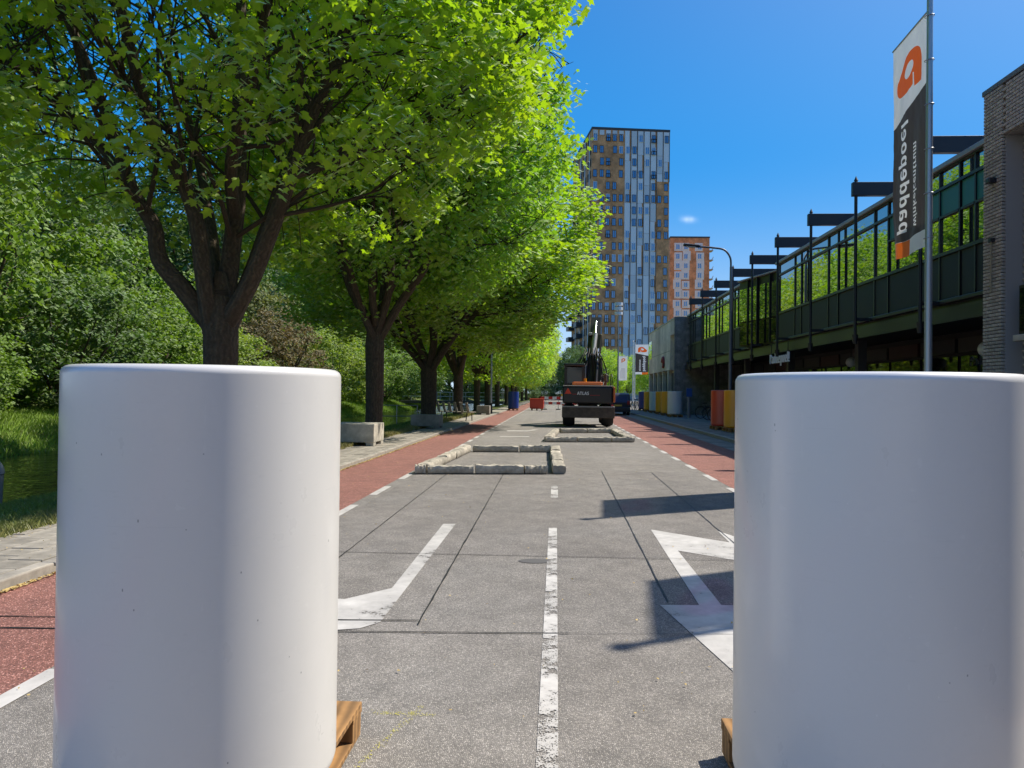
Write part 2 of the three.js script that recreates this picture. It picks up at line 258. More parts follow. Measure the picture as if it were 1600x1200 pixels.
// painted markings and sealed cuts
const mk = (geo, m, label, cat, name, group) => solo(name, geo, m, label, cat, group);
{
  const dash = (x, d0, d1, w, y = 0.0050) => strip(x - w / 2, x + w / 2, d0, d1, y, 9, 9);
  mk(dash(-0.02, 2.2, 8.55, 0.09, 0.0045), M.worn, 'long worn white centre line running between the two white planters', 'road marking', 'centre_line');
  mk(dash(-0.01, 11.0, 12.4, 0.105), M.worn, 'short worn white centre dash in front of the stone rectangle', 'road marking', 'centre_line');
  for (let d = 3; d < 76; d += 2) mk(dash(-2.62, d - 0.05, d + 0.95, 0.11, 0.0050), M.paint, 'short white dash along the canal side red cycle lane', 'road marking', 'lane_dash', 'dashes along the canal side cycle lane');
  for (let d = 5.6; d < 76; d += 2) mk(dash(2.79, d, d + 0.95, 0.11, 0.0050), M.paint, 'short white dash along the red cycle lane by the shops', 'road marking', 'lane_dash', 'dashes along the shop side cycle lane');
  mk(sheet([[-1.26, 8.65], [-1.12, 8.67], [-1.12, 5.8], [-1.12, 4.93], [-1.22, 4.79], [-1.5, 4.7], [-2.0, 4.65], [-2.0, 4.35], [-2.5, 5.1], [-2.0, 5.75], [-2.0, 5.5], [-1.5, 5.45], [-1.23, 5.79]], 0.0046), M.paint, 'white turning arrow partly behind the planter on the canal side', 'road marking', 'painted_arrow');
  mk(sheet([[1.06, 8.57], [1.77, 7.92], [1.79, 8.56], [2.35, 7.0], [1.75, 6.55], [1.64, 7.07], [1.18, 7.45], [1.19, 5.56], [1.46, 5.56], [1.12, 3.4], [0.75, 5.52], [1.03, 5.54]], 0.0046), M.paint, 'white two headed arrow crossed by the flag shadow', 'road marking', 'painted_arrow');
  const cut = (pts, w, label) => { const parts = []; for (let i = 0; i < pts.length - 1; i++) { const [a, b] = [pts[i], pts[i + 1]], L = Math.hypot(b[0] - a[0], b[1] - a[1]), n = Math.max(4, Math.round(L / 0.12)), nx = -(b[1] - a[1]) / L, ny = (b[0] - a[0]) / L, A = [], B = []; for (let k = 0; k <= n; k++) { const t = k / n, x = mix(a[0], b[0], t), d = mix(a[1], b[1], t), o = 0.012 * fbm(x * 3.1, d * 3.1, 6), h = w / 2 * (0.9 + 1.3 * fbm(x * 4, d * 4, 8)); A.push([x + nx * (o + h), d + ny * (o + h)]); B.push([x + nx * (o - h), d + ny * (o - h)]); } parts.push(sheet([...A, ...B.reverse()], 0.0072)); } return mk(merge(parts), M.tar, label, 'road joint', 'sealed_saw_cut'); };
  cut([[-3.98, 4.56], [-1.3, 4.72], [0.1, 4.81]], 0.016, 'long black sealed cut across the road from the cycle lane to the centre line');
  cut([[-3.98, 4.80], [-1.37, 4.95], [-0.88, 4.99]], 0.016, 'shorter black sealed cut across the cycle lane and painted arrow');
  cut([[-0.87, 4.9], [-0.95, 14.6]], 0.014, 'black sealed cut along the lane beside the canal side arrow');
  cut([[-1.92, 5.6], [-1.97, 14.4]], 0.012, 'black sealed cut beside the dashed canal side cycle lane');
  cut([[0.82, 5.6], [0.89, 14.8]], 0.013, 'dark sealed cut beside the two headed arrow');
  cut([[1.80, 5.6], [1.83, 14.7]], 0.013, 'dark sealed cut beside the dashed shop side cycle lane');
  cut([[0.1, 4.81], [2.7, 5.0]], 0.006, 'hairline crack across the lane under the flag shadow');
  cut([[-2.5, 7.02], [2.6, 7.12]], 0.006, 'hairline joint where the newer asphalt begins');
  const blob = []; for (let k = 0; k < 18; k++) { const a = k / 18 * 2 * Math.PI; blob.push([-0.02 + 0.14 + 0.14 * Math.cos(a) - 0.3, 6.85 + 0.09 * Math.sin(a)]); }
  mk(sheet(blob, 0.0042), plain(0.10, 0.096, 0.092, 0.85), 'small round dark repair spot beside the centre line', 'road patch', 'repair_spot');
  // white lane symbol near the red trough
  mk(sheet([[-1.9, 26.2], [-0.9, 26.4], [-0.9, 26.0], [-1.9, 25.9]], 0.0046), M.paint, 'white painted bar behind the larger stone rectangle', 'road marking', 'painted_bar');
  mk(sheet([[-1.9, 29.6], [-1.1, 29.7], [-0.7, 31.2], [-0.9, 31.2], [-1.2, 30.3], [-1.9, 30.2]], 0.0046), M.paint, 'white painted hook shape beside the excavator shadow', 'road marking', 'painted_bar');
}

// ------------------------------------------------------------------ trees
function limbTube(pts, radii, sides, out, seed = 0) { // tapered limb; out = {pos, uv, idx}
  const c = new THREE.CatmullRomCurve3(pts.map(p => new THREE.Vector3(...p)), false, 'centripetal'), n = Math.max(3, (pts.length - 1) * (sides > 8 ? 5 : 3));
  const P_ = c.getPoints(n), b0 = out.pos.length / 3; let u = new THREE.Vector3(1, 0, 0.3).normalize(), len = 0;
  for (let i = 0; i <= n; i++) {
    const t = (P_[Math.min(n, i + 1)].clone().sub(P_[Math.max(0, i - 1)])).normalize(); u.sub(t.clone().multiplyScalar(u.dot(t))).normalize(); const v = t.clone().cross(u);
    if (i) len += P_[i].distanceTo(P_[i - 1]); const f = i / n * (radii.length - 1), k = Math.min(radii.length - 2, Math.floor(f)), r = mix(radii[k], radii[k + 1], f - k);
    for (let s = 0; s <= sides; s++) { const a = s / sides * 2 * Math.PI, q = sides > 8 ? 1 + 0.16 * fbm(Math.cos(a) * 1.6, Math.sin(a) * 1.6, len * 0.7 + seed) + 0.05 * Math.sin(a * 5 + seed) : 1; out.pos.push(P_[i].x + r * q * (u.x * Math.cos(a) + v.x * Math.sin(a)), P_[i].y + r * q * (u.y * Math.cos(a) + v.y * Math.sin(a)), P_[i].z + r * q * (u.z * Math.cos(a) + v.z * Math.sin(a))); out.uv.push(s / sides * Math.max(1, Math.round(r * 8)) * 0.5, len * 0.5); }
  }
  for (let i = 0; i < n; i++) for (let s = 0; s < sides; s++) { const a = b0 + i * (sides + 1) + s, b = a + sides + 1; out.idx.push(a, a + 1, b, a + 1, b + 1, b); }
  return P_;
}
function buildGeo(o) { const g = new THREE.BufferGeometry(); g.setAttribute('position', new THREE.Float32BufferAttribute(o.pos, 3)); if (o.uv) g.setAttribute('uv', new THREE.Float32BufferAttribute(o.uv, 2)); if (o.col) g.setAttribute('color', new THREE.Float32BufferAttribute(o.col, 3)); g.setIndex(o.idx); g.computeVertexNormals(); return g; }
const LOBED = [[0, 0], [0.42, 0.06], [0.30, 0.30], [0.55, 0.60], [0.24, 0.60], [0, 1.0], [-0.24, 0.60], [-0.55, 0.60], [-0.30, 0.30], [-0.42, 0.06]];
const DIAMOND = [[0, 0], [0.42, 0.45], [0, 1.0], [-0.42, 0.45]];
function addLeaf(o, p, size, r, shape, tilt, tone) { // one leaf, hanging slightly, random heading
  const h = r() * 2 * Math.PI, droop = -0.25 - 0.5 * r(), roll = (r() - 0.5) * 2 * tilt, ch = Math.cos(h), sh = Math.sin(h), b = o.pos.length / 3;
  const f = [ch * Math.cos(droop), Math.sin(droop), sh * Math.cos(droop)], sx = -sh, sz = ch;
  const side = [sx * Math.cos(roll), Math.sin(roll), sz * Math.cos(roll)], fold = 0.16;
  for (const [u, v] of shape) { const k = Math.abs(u) * fold + v * v * 0.12; o.pos.push(p[0] + size * (side[0] * u + f[0] * v), p[1] + size * (side[1] * u + f[1] * v - k), p[2] + size * (side[2] * u + f[2] * v)); o.col.push(tone[0], tone[1], tone[2]); }
  if (shape.length === 4) o.idx.push(b, b + 1, b + 2, b, b + 2, b + 3);
  else for (const [i, j, k] of [[0, 1, 2], [0, 2, 8], [0, 8, 9], [2, 3, 4], [2, 4, 6], [4, 5, 6], [2, 6, 8], [6, 7, 8]]) o.idx.push(b + i, b + j, b + k);
}
const unit = r => { const y = r() * 2 - 1, a = r() * 2 * Math.PI, q = Math.sqrt(1 - y * y); return [q * Math.cos(a), y, q * Math.sin(a)]; };
function makeTree(o) {
  const r = rng(o.seed), W = { pos: [], uv: [], idx: [] }, L = { pos: [], col: [], idx: [] }, nodes = [];
  const fork = o.fork, tr = o.trunkR;
  if (fork > 0.2) {
    limbTube([[0, -0.3, 0], [0, 0.05, 0], [0.01, 0.5, 0], [0.02, fork * 0.6, 0.01], [0, fork, 0], [0, fork + 0.55, 0]], [tr * 1.6, tr * 1.35, tr * 1.08, tr * 0.98, tr * 1.02, tr * 1.08, tr * 0.7, tr * 0.3], o.sides, W, o.seed);
  }
  const inside = (x, y, z) => { const dy = (y - o.yc) / (y > o.yc ? o.ry : o.ryLow), ang = Math.atan2(z, x), lob = 1 + (o.lean ?? 0) * Math.cos(ang) + 0.13 * perlin.noise(Math.cos(ang) * 1.7 + o.seed, y * 0.28, Math.sin(ang) * 1.7) * 2; return Math.hypot(Math.hypot(x, z) / (o.R * lob), dy); };
  const sub = (p0, dir, len, rad, depth, sides) => {
    const pts = [p0], d = dir.slice(); let p = p0.slice(); const seg = 4;
    for (let i = 0; i < seg; i++) { d[0] += (r() - 0.5) * 0.35; d[2] += (r() - 0.5) * 0.35; d[1] += 0.10 + (r() - 0.5) * 0.25; const k = 1 / Math.hypot(...d); p = [p[0] + d[0] * k * len / seg, p[1] + d[1] * k * len / seg, p[2] + d[2] * k * len / seg]; if (inside(...p) > 0.88) break; pts.push(p); }
    if (pts.length < 2) return; const P_ = limbTube(pts, [rad, rad * 0.35], sides, W, o.seed); for (const q of P_) nodes.push([q.x, q.y, q.z]);
    if (depth > 0) for (let i = 1; i < pts.length; i++) for (let k = 0; k < 1 + (i % 2); k++) { const a = unit(r), b = [d[0] * 0.5 + a[0], d[1] * 0.4 + a[1] * 0.6 + 0.25, d[2] * 0.5 + a[2]]; sub(pts[i], b, len * 0.62, rad * 0.42, depth - 1, Math.max(4, sides - 2)); }
  };
  for (const limb of o.limbs) {
    const pts = limb.p, rr = limb.r; const P_ = limbTube(pts, [rr, rr * 0.86, rr * 0.68, rr * 0.45, rr * 0.2], Math.max(6, o.sides - 2), W, o.seed + pts.length); P_.forEach((q, i) => { if (i > P_.length * 0.35) nodes.push([q.x, q.y, q.z]); });
    const k0 = Math.max(2, Math.floor(pts.length * 0.4));
    for (let i = k0; i < pts.length; i++) for (let k = 0; k < (o.subs ?? 3); k++) { const p = pts[i], q = pts[i - 1], a = unit(r), t = r(), out = Math.hypot(p[0], p[2]) + 0.3; sub([mix(q[0], p[0], t), mix(q[1], p[1], t), mix(q[2], p[2], t)], [p[0] / out * 0.8 + a[0] * 0.9, 0.35 + 0.5 * a[1], p[2] / out * 0.8 + a[2] * 0.9], o.R * (0.42 + 0.25 * r()), rr * 0.27, o.depth ?? 1, Math.max(5, o.sides - 4)); }
  }
  // leaf clumps: mostly in the outer layer of the crown, tied to the nearest branch by a twig
  let made = 0, tries = 0;
  while (made < o.clumps && tries++ < o.clumps * 12) {
    const a = unit(r), s = Math.pow(r(), o.shell ?? 0.28); let x = a[0] * o.R * s, z = a[2] * o.R * s, y = o.yc + a[1] * (a[1] > 0 ? o.ry : o.ryLow) * s; const e = inside(x, y, z);
    if (e > 1.0 + 0.05 * r() || y < (o.minY ?? 0.3) + 0.8 * fbm(x * 0.4, z * 0.4, o.seed)) continue;
    if (perlin.noise(x * (o.gapF ?? 0.55) + o.seed, y * (o.gapF ?? 0.55) * 1.13, z * (o.gapF ?? 0.55)) < (o.gap ?? -0.25)) continue;
    if (o.hollow && Math.hypot(x, z) < o.hollow * (1 - smooth(o.yc - 1, o.yc + 3, y) * 0.6) && y < o.yc + 2 && r() < 0.9) continue;
    made++;
    if (o.twigs && nodes.length) { let best = null, bd = 1e9; for (let k = 0; k < 90; k++) { const q = nodes[Math.floor(r() * nodes.length)], d = (q[0] - x) ** 2 + (q[1] - y + 0.5) ** 2 + (q[2] - z) ** 2; if (d < bd) { bd = d; best = q; } } if (bd < 6) limbTube([best, [mix(best[0], x, 0.5), mix(best[1], y, 0.5) + 0.12, mix(best[2], z, 0.5)], [x, y, z]], [0.018, 0.006], 3, W); }
    const cr = o.clumpR * (0.7 + 0.6 * r()), m = Math.round(o.per * (0.7 + 0.6 * r())), t0 = 0.9 + 0.2 * r(), h0 = (r() - 0.5) * 0.12;
    for (let k = 0; k < m; k++) { const b = unit(r), q = Math.pow(r(), 0.45) * cr, tv = t0 * (0.82 + 0.36 * r()); addLeaf(L, [x + b[0] * q, y + b[1] * q * 0.62, z + b[2] * q], o.leaf * (0.7 + 0.6 * r()), r, o.shape, o.tilt ?? 0.7, [tv * (1 + h0 + 0.12 * (r() - 0.5)), tv, tv * (1 - h0)]); }
  }
  return { wood: W.idx.length ? buildGeo(W) : null, leaves: buildGeo(L) };
}
const leafMat = (r, g, b, t = 0.5) => P({ color: lin(r, g, b), roughness: 0.95, transmission: t, thickness: 0, vertexColors: true, side: THREE.DoubleSide });
M.mapleLeaf = leafMat(0.370, 0.570, 0.008, 0.60);
M.mapleLeaf2 = leafMat(0.300, 0.530, 0.014, 0.58);
M.mapleLeaf3 = leafMat(0.400, 0.545, 0.012, 0.58);
M.greenLeaf = leafMat(0.180, 0.310, 0.018, 0.50);
M.deepLeaf = leafMat(0.105, 0.200, 0.026, 0.42);
M.oliveLeaf = leafMat(0.165, 0.190, 0.035, 0.40);
M.brownLeaf = leafMat(0.190, 0.150, 0.050, 0.38);
M.limeLeaf = leafMat(0.280, 0.390, 0.025, 0.5);
const limbsA = [
  { r: 0.168, p: [[-0.1, 2.5, 0.02], [-0.6, 3.15, 0.1], [-1.0, 3.65, 0.15], [-1.08, 4.2, 0.2], [-1.4, 4.75, 0.3], [-1.65, 5.6, 0.4], [-2.1, 7.0, 0.7], [-2.9, 9.2, 1.1], [-3.6, 11.5, 1.4]] },
  { r: 0.152, p: [[-0.1, 2.4, 0.1], [-0.18, 3.3, 0.25], [-0.28, 4.2, 0.3], [-0.5, 4.9, 0.4], [-0.85, 5.8, 0.8], [-1.0, 7.5, 1.6], [-1.5, 9.8, 2.6], [-1.9, 11.8, 3.2]] },
  { r: 0.176, p: [[0, 2.5, -0.08], [0.02, 3.6, -0.3], [0.08, 5.0, -0.45], [0.02, 6.5, -0.6], [-0.1, 8.5, -0.9], [-0.3, 11, -1.2], [0.1, 13.6, -1.0]] },
  { r: 0.160, p: [[0.1, 2.5, -0.1], [0.3, 3.4, -0.5], [0.45, 4.4, -0.9], [0.6, 5.4, -1.3], [0.9, 7.0, -2.1], [1.4, 9.2, -3.1], [1.8, 11.6, -3.7]] },
  { r: 0.160, p: [[0.12, 2.55, 0.05], [0.55, 3.2, 0.15], [0.92, 4.0, 0.25], [1.35, 5.0, 0.4], [1.75, 5.9, 0.6], [2.4, 7.0, 0.9], [3.1, 8.6, 1.2], [3.7, 10.6, 1.5]] },
  { r: 0.120, p: [[0.06, 4.4, -0.40], [0.2, 5.3, 0.1], [0.8, 6.1, 0.9], [1.3, 7.2, 1.5], [1.7, 8.6, 2.2], [2.0, 10.5, 2.9]] },
  { r: 0.120, p: [[-0.15, 3.2, -0.2], [-0.6, 4.4, -0.9], [-1.3, 5.8, -1.9], [-2.1, 7.6, -2.8], [-2.8, 9.8, -3.4]] },
  { r: 0.096, p: [[1.35, 5.0, 0.4], [2.2, 5.6, -0.4], [3.3, 6.3, -0.8], [4.4, 7.2, -0.9], [5.3, 8.0, -0.8]] },
  { r: 0.096, p: [[-1.4, 4.75, 0.3], [-2.3, 5.7, -0.2], [-3.4, 6.7, -0.3], [-4.6, 7.6, -0.2]] },
];
const limbsB = (() => { const r = rng(303), L = []; for (let k = 0; k < 9; k++) { const a = k / 9 * 6.283 + r() * 0.5, s = 0.45 + 0.55 * r(), p = []; const n = 7; for (let i = 0; i <= n; i++) { const t = i / n, out = s * 4.6 * Math.pow(t, 0.8 + 0.6 * r() * 0.2), y = mix(2.7 + 0.5 * (k % 3) * 0.5, 11.8 - 2.6 * s, Math.pow(t, 0.95)); p.push([Math.cos(a) * (0.08 + out) + 0.2 * (r() - 0.5), y, Math.sin(a) * (0.08 + out) + 0.2 * (r() - 0.5)]); } L.push({ r: 0.095 + 0.06 * r(), p }); } return L; })();
const treeA = makeTree({ seed: 11, fork: 2.9, trunkR: 0.275, sides: 14, limbs: limbsA, yc: 9.0, ry: 6.4, ryLow: 5.4, R: 6.0, lean: 0.10, clumps: 1600, per: 40, clumpR: 0.62, leaf: 0.145, shape: LOBED, twigs: true, minY: 3.6, hollow: 3.0, gap: -0.26, shell: 0.28, subs: 2 });
const treeB = makeTree({ seed: 23, fork: 3.1, trunkR: 0.265, sides: 12, limbs: limbsB, yc: 8.6, ry: 7.0, ryLow: 5.2, R: 6.0, lean: 0.20, clumps: 1600, per: 38, clumpR: 0.66, leaf: 0.155, shape: LOBED, twigs: true, minY: 3.0, hollow: 2.3, gap: -0.30, shell: 0.28, subs: 2 });
const treeC = makeTree({ seed: 37, fork: 3.1, trunkR: 0.26, sides: 8, limbs: limbsB, yc: 8.2, ry: 6.6, ryLow: 5.8, R: 6.4, lean: 0.05, clumps: 620, per: 30, clumpR: 0.8, leaf: 0.27, shape: DIAMOND, twigs: false, minY: 1.9, hollow: 1.8, gap: -0.42, shell: 0.26, subs: 2, depth: 0 });
function plant(name, geo, leaf, pos, ry, sc, label, cat, group, crown = 'crown', trunk = 'trunk') {
  const t = thing(name, label, cat, pos, ry, group); t.scale.set(...(Array.isArray(sc) ? sc : [sc, sc, sc]));
  if (geo.wood) mesh(trunk, geo.wood, M.bark, t);
  const c = mesh(crown, geo.leaves, leaf, t); c.userData.kind = 'stuff'; return t;
}
plant('street_tree', treeA, M.mapleLeaf, [-5.75, 0.05, -12.8], 0, 1, 'large street tree with spreading vase of limbs rising behind the white planter', 'tree');
plant('street_tree', treeB, M.mapleLeaf2, [-5.7, 0.05, -23.8], 0.3, [1.03, 1.1, 1.02], 'street tree behind the concrete block with forklift slots', 'tree');
plant('street_tree', treeB, M.mapleLeaf, [-5.7, 0.05, -34], -0.3, [1.32, 0.86, 1.22], 'street tree rising behind the dark weathered concrete block', 'tree');
plant('street_tree', treeA, M.mapleLeaf, [-5.7, 0.05, -44.5], 1.9, 0.96, 'street tree beside the slatted bench', 'tree');
[55, 65.5, 76, 86.5, 97, 107.5, 118, 130, 142].forEach((z, i) => plant('street_tree', treeC, [M.mapleLeaf, M.mapleLeaf3, M.mapleLeaf2][i % 3], [-5.7 + 0.2 * Math.sin(i * 5), 0.05, -z], i * 1.7, 0.92 + 0.05 * Math.sin(i * 3), 'tall leafy street tree in the row beyond the slatted bench', 'tree', 'street trees far along the canal'));

// ------------------------------------------------------------------ planting on the far bank of the canal
const oneLimb = (h, n, sp, seed) => { const r = rng(seed), L = []; for (let k = 0; k < n; k++) { const a = k / n * 6.28 + r(), p = []; for (let i = 0; i <= 4; i++) { const t = i / 4; p.push([Math.cos(a) * sp * t, 0.1 + h * t * 0.8, Math.sin(a) * sp * t]); } L.push({ r: 0.05 + 0.04 * r(), p }); } return L; };
const shrubGeo = makeTree({ seed: 51, fork: 0, trunkR: 0.1, sides: 6, limbs: oneLimb(3.6, 5, 1.6, 6), yc: 1.9, ry: 2.6, ryLow: 1.9, R: 2.5, clumps: 400, per: 34, clumpR: 0.36, leaf: 0.125, shape: DIAMOND, twigs: false, gap: -0.10, gapF: 1.1, shell: 0.22, subs: 1, depth: 0, tilt: 0.9 });
const shrubGeo2 = makeTree({ seed: 58, fork: 0, trunkR: 0.1, sides: 6, limbs: oneLimb(3.6, 5, 1.4, 9), yc: 1.8, ry: 2.9, ryLow: 1.8, R: 2.3, clumps: 380, per: 34, clumpR: 0.38, leaf: 0.12, shape: DIAMOND, twigs: false, gap: -0.06, gapF: 1.1, shell: 0.24, subs: 1, depth: 0, tilt: 0.9 });
const tallGeo = makeTree({ seed: 61, fork: 4, trunkR: 0.28, sides: 8, limbs: limbsB, yc: 9.5, ry: 7, ryLow: 7.5, R: 5.4, clumps: 760, per: 26, clumpR: 0.9, leaf: 0.27, shape: DIAMOND, twigs: false, minY: 2.2, gap: -0.2, shell: 0.3, subs: 1, depth: 0, tilt: 0.9 });
{
  const G = 'shrubs massed on the far canal bank', big = 'big rounded green shrub leaning over the far canal bank';
  // [x, depth, radius scale, height scale, material, geometry, label, group]
  const rows = [
    [-20.5, 24.5, 1.0, 0.85, M.greenLeaf, shrubGeo, 'sunlit shrub hanging low at the waterside behind the grey bin'], 
    [-24.2, 29.5, 1.9, 2.45, M.greenLeaf, shrubGeo2, 'tallest layered bright green shrub on the far canal bank'],
    [-21.0, 31.5, 1.5, 1.35, M.deepLeaf, shrubGeo, big, G], [-27, 25, 2.0, 2.3, M.deepLeaf, shrubGeo, big, G], [-20.6, 37, 1.5, 1.3, M.greenLeaf, shrubGeo2, big, G],
    [-25, 40, 2.1, 2.2, M.greenLeaf, shrubGeo, big, G], [-31, 33, 2.4, 3.0, M.deepLeaf, shrubGeo2, big, G], [-20.2, 45, 1.4, 1.1, M.limeLeaf, shrubGeo, 'lime green shrub seen below the fork of the large street tree'],
    [-19.9, 54, 1.5, 1.5, M.brownLeaf, shrubGeo2, 'brownish shrub between two street tree trunks'], [-19.0, 65, 1.6, 1.45, M.limeLeaf, shrubGeo, 'bright yellow green shrub overhanging the water beside a street tree trunk'],
    [-21, 74, 2.0, 1.7, M.greenLeaf, shrubGeo2, big, G], [-18.8, 84, 1.6, 1.3, M.greenLeaf, shrubGeo, big, G], [-24.5, 60, 2.1, 2.2, M.oliveLeaf, shrubGeo, 'olive shrub behind the brownish shrub across the canal'], [-26, 52, 2.2, 2.0, M.greenLeaf, shrubGeo2, big, G], [-30, 80, 2.6, 2.4, M.greenLeaf, shrubGeo, big, G], [-35, 44, 2.5, 2.2, M.greenLeaf, shrubGeo2, big, G], [-18.5, 96, 1.8, 1.2, M.greenLeaf, shrubGeo, big, G], [-13, 104, 2.0, 1.2, M.greenLeaf, shrubGeo2, big, G], [-9.5, 112, 1.8, 1.1, M.greenLeaf, shrubGeo, big, G], [-22, 104, 2.2, 1.6, M.greenLeaf, shrubGeo2, big, G],
  ];
  rows.forEach(([x, d, s, h, m, g, label, group], i) => plant('waterside_shrub', g, m, [x, 0.35, -d], i * 1.3, [s, h, s], label, 'shrub', group, 'foliage', 'stem'));
  const T = 'tall dark broadleaf tree in the wood across the canal';
  [[-33, 22], [-38, 31], [-31, 41], [-41, 45], [-36, 55], [-31, 66], [-40, 68], [-35, 80], [-28, 92], [-38, 97], [-30, 108], [-46, 34], [-50, 55], [-45, 22], [-25, 122], [-16, 135], [-21, 150], [-34, 128], [-28, 30], [-27, 18], [-12, 150], [-28, 165], [-40, 150], [-18, 172], [-50, 120], [-52, 90]].forEach(([x, d], i) => plant('wood_tree', tallGeo, i % 3 ? M.deepLeaf : M.greenLeaf, [x, 0.4, -d], i * 2.1, 1.3 + 0.2 * Math.sin(i * 2.7), i % 3 ? T : 'tall fresh green broadleaf tree in the wood across the canal', 'tree', 'tall trees of the wood across the canal'));
  const E_ = 'dark tree closing the far end of the street';
  [[-9, 165], [-3.5, 172], [-14, 158], [2.5, 185], [-6, 190], [-1, 200], [-11, 205], [4, 160]].forEach(([x, d], i) => plant('wood_tree', tallGeo, M.deepLeaf, [x, 0, -d], i * 1.9, 0.7, E_, 'tree', 'trees at the end of the street'));
  const K = 'low dark hedge shrub across the far end of the street';
  [[-9, 150], [-5.5, 153], [-2.5, 156], [0.8, 158], [4, 156], [-13, 146], [7, 150]].forEach(([x, d], i) => plant('hedge_shrub', shrubGeo, M.deepLeaf, [x, 0, -d], i * 1.7, [0.95, 0.7, 0.95], K, 'shrub', 'hedge shrubs at the far end of the street', 'foliage', 'stem'));
  const Y = 'young green tree standing at the foot of the tower';
  [[6.5, 104], [10.5, 112], [13.5, 100], [17.5, 118], [9, 124], [21, 128]].forEach(([x, d], i) => plant('young_tree', treeC, M.mapleLeaf, [x, 0, -d], i * 2.3, 0.52 + 0.05 * Math.sin(i * 4), Y, 'tree', 'young trees at the foot of the tower'));
  // grass
  const blade = (n, h, w, sp, seed) => { const r = rng(seed), o = { pos: [], idx: [], uv: [] }; for (let i = 0; i < n; i++) { const a = r() * 6.28, x = (r() - 0.5) * sp, z = (r() - 0.5) * sp, hh = h * (0.5 + 0.6 * r()), l = hh * (0.3 + 0.5 * r()), b = o.pos.length / 3, ca = Math.cos(a), sa = Math.sin(a), a2 = r() * 6.28; o.pos.push(x - ca * w, 0, z - sa * w, x + ca * w, 0, z + sa * w, x + Math.cos(a2) * l * 0.35 + ca * w * 0.6, hh * 0.6, z + Math.sin(a2) * l * 0.35 + sa * w * 0.6, x + Math.cos(a2) * l, hh, z + Math.sin(a2) * l); o.uv.push(0, 0, 1, 0, 1, 1, 0, 1); o.idx.push(b, b + 1, b + 2, b, b + 2, b + 3); } return buildGeo(o); };
  const profY = x => x > -5.9 ? 0.07 : x > -6.5 ? mix(0.02, 0.07, (x + 6.5) / 0.6) : x > -7.2 ? mix(-0.12, 0.02, (x + 7.2) / 0.7) : x > -7.9 ? mix(-0.34, -0.12, (x + 7.9) / 0.7) : x > -8.6 ? mix(-0.58, -0.34, (x + 8.6) / 0.7) : x > -18 ? mix(-0.05, -0.6, (x + 18.2) / 1.3) : x > -19.3 ? mix(0.3, -0.05, (x + 19.3) / 1.1) : mix(0.45, 0.3, (x + 21) / 1.7);
  const grassM = P({ color: lin(0.9, 0.9, 0.9), roughness: 0.95, transmission: 0.35, thickness: 0, side: THREE.DoubleSide });
  function lawn(name, geo, count, pick, seed, label, tone) {
    const r = rng(seed), im = new THREE.InstancedMesh(geo, grassM, count), m = new THREE.Matrix4(), q = new THREE.Quaternion(), c = new THREE.Color(); im.name = numbered(name);
    for (let i = 0; i < count; i++) { const [x, d, s] = pick(r); q.setFromAxisAngle(new THREE.Vector3(0, 1, 0), r() * 6.28); m.compose(new THREE.Vector3(x, profY(x) - 0.02 + 0.09 * fbm(x * 0.5, d * 0.5, 2), -d), q, new THREE.Vector3(s, s * (0.7 + 0.6 * r()), s)); im.setMatrixAt(i, m); const t = tone(x, d, r); im.setColorAt(i, c.setRGB(...t)); }
    im.castShadow = im.receiveShadow = true; scene.add(im); tag(im, label, 'grass', null, 'stuff');
  }
  const green = (x, d, r) => { const dry = clamp(smooth(-5.9, -5.2, x) * 0.9 + 1.4 * fbm(x * 0.9, d * 0.35, 3)) * (0.6 + 0.4 * r()), v = 0.8 + 0.4 * r(); return [mix(0.15, 0.40, dry) * v, mix(0.25, 0.33, dry) * v, mix(0.028, 0.11, dry) * v]; };
  lawn('bank_grass', blade(10, 0.095, 0.005, 0.2, 3), 46000, r => { const d = 4 + 44 * Math.pow(r(), 1.6); return [mix(-8.5, -5.19, Math.pow(r(), 0.8)), d, 0.7 + 0.5 * r() + d * 0.012]; }, 5, 'short grass, dry along the paving, on the near canal bank', green);
  lawn('far_bank_grass', blade(9, 0.17, 0.011, 0.4, 7), 26000, r => [mix(-22, -16.6, r()), 10 + 90 * Math.pow(r(), 1.3), 0.8 + 0.7 * r()], 8, 'long lush grass on the far canal bank', (x, d, r) => { const v = 0.75 + 0.5 * r(); return [0.25 * v, 0.40 * v, 0.03 * v]; });
  // fallen blossom along the kerb and scattered on the road
  const flake = new THREE.CircleGeometry(0.011, 5); flake.rotateX(-Math.PI / 2); flake.scale(1, 1, 1.5);
  const pM = S({ color: lin(1, 1, 1), roughness: 0.9, side: THREE.DoubleSide });
  const n = 5200, im = new THREE.InstancedMesh(flake, pM, n), r = rng(91), m = new THREE.Matrix4(), q = new THREE.Quaternion(), c = new THREE.Color(); im.name = 'fallen_blossom';
  for (let i = 0; i < n; i++) { const line = r() < 0.78, d = 3.5 + 26 * Math.pow(r(), 1.5); const x = line ? -3.995 + 0.05 * Math.abs(r() + r() - 1) * (0.6 + 1.8 * Math.abs(fbm(d * 0.9, 2, 5))) : mix(-5.1, 4, Math.pow(r(), 2.4)); q.setFromEuler(new THREE.Euler((r() - 0.5) * 1.1, r() * 6.28, (r() - 0.5) * 1.1)); const s = (line ? 1 : 0.55) * (0.4 + 0.8 * r()); m.compose(new THREE.Vector3(x, x < -4.17 ? 0.1 : 0.014 + (line ? 0.012 * r() : 0), -d), q, new THREE.Vector3(s, s, s)); im.setMatrixAt(i, m); const v = 0.7 + 0.5 * r(); im.setColorAt(i, c.setRGB(0.55 * v, 0.40 * v, 0.15 * v)); }
  scene.add(im); im.castShadow = im.receiveShadow = true; tag(im, 'yellowish fallen blossom lying along the kerb and on the road', 'blossom', null, 'stuff');
}

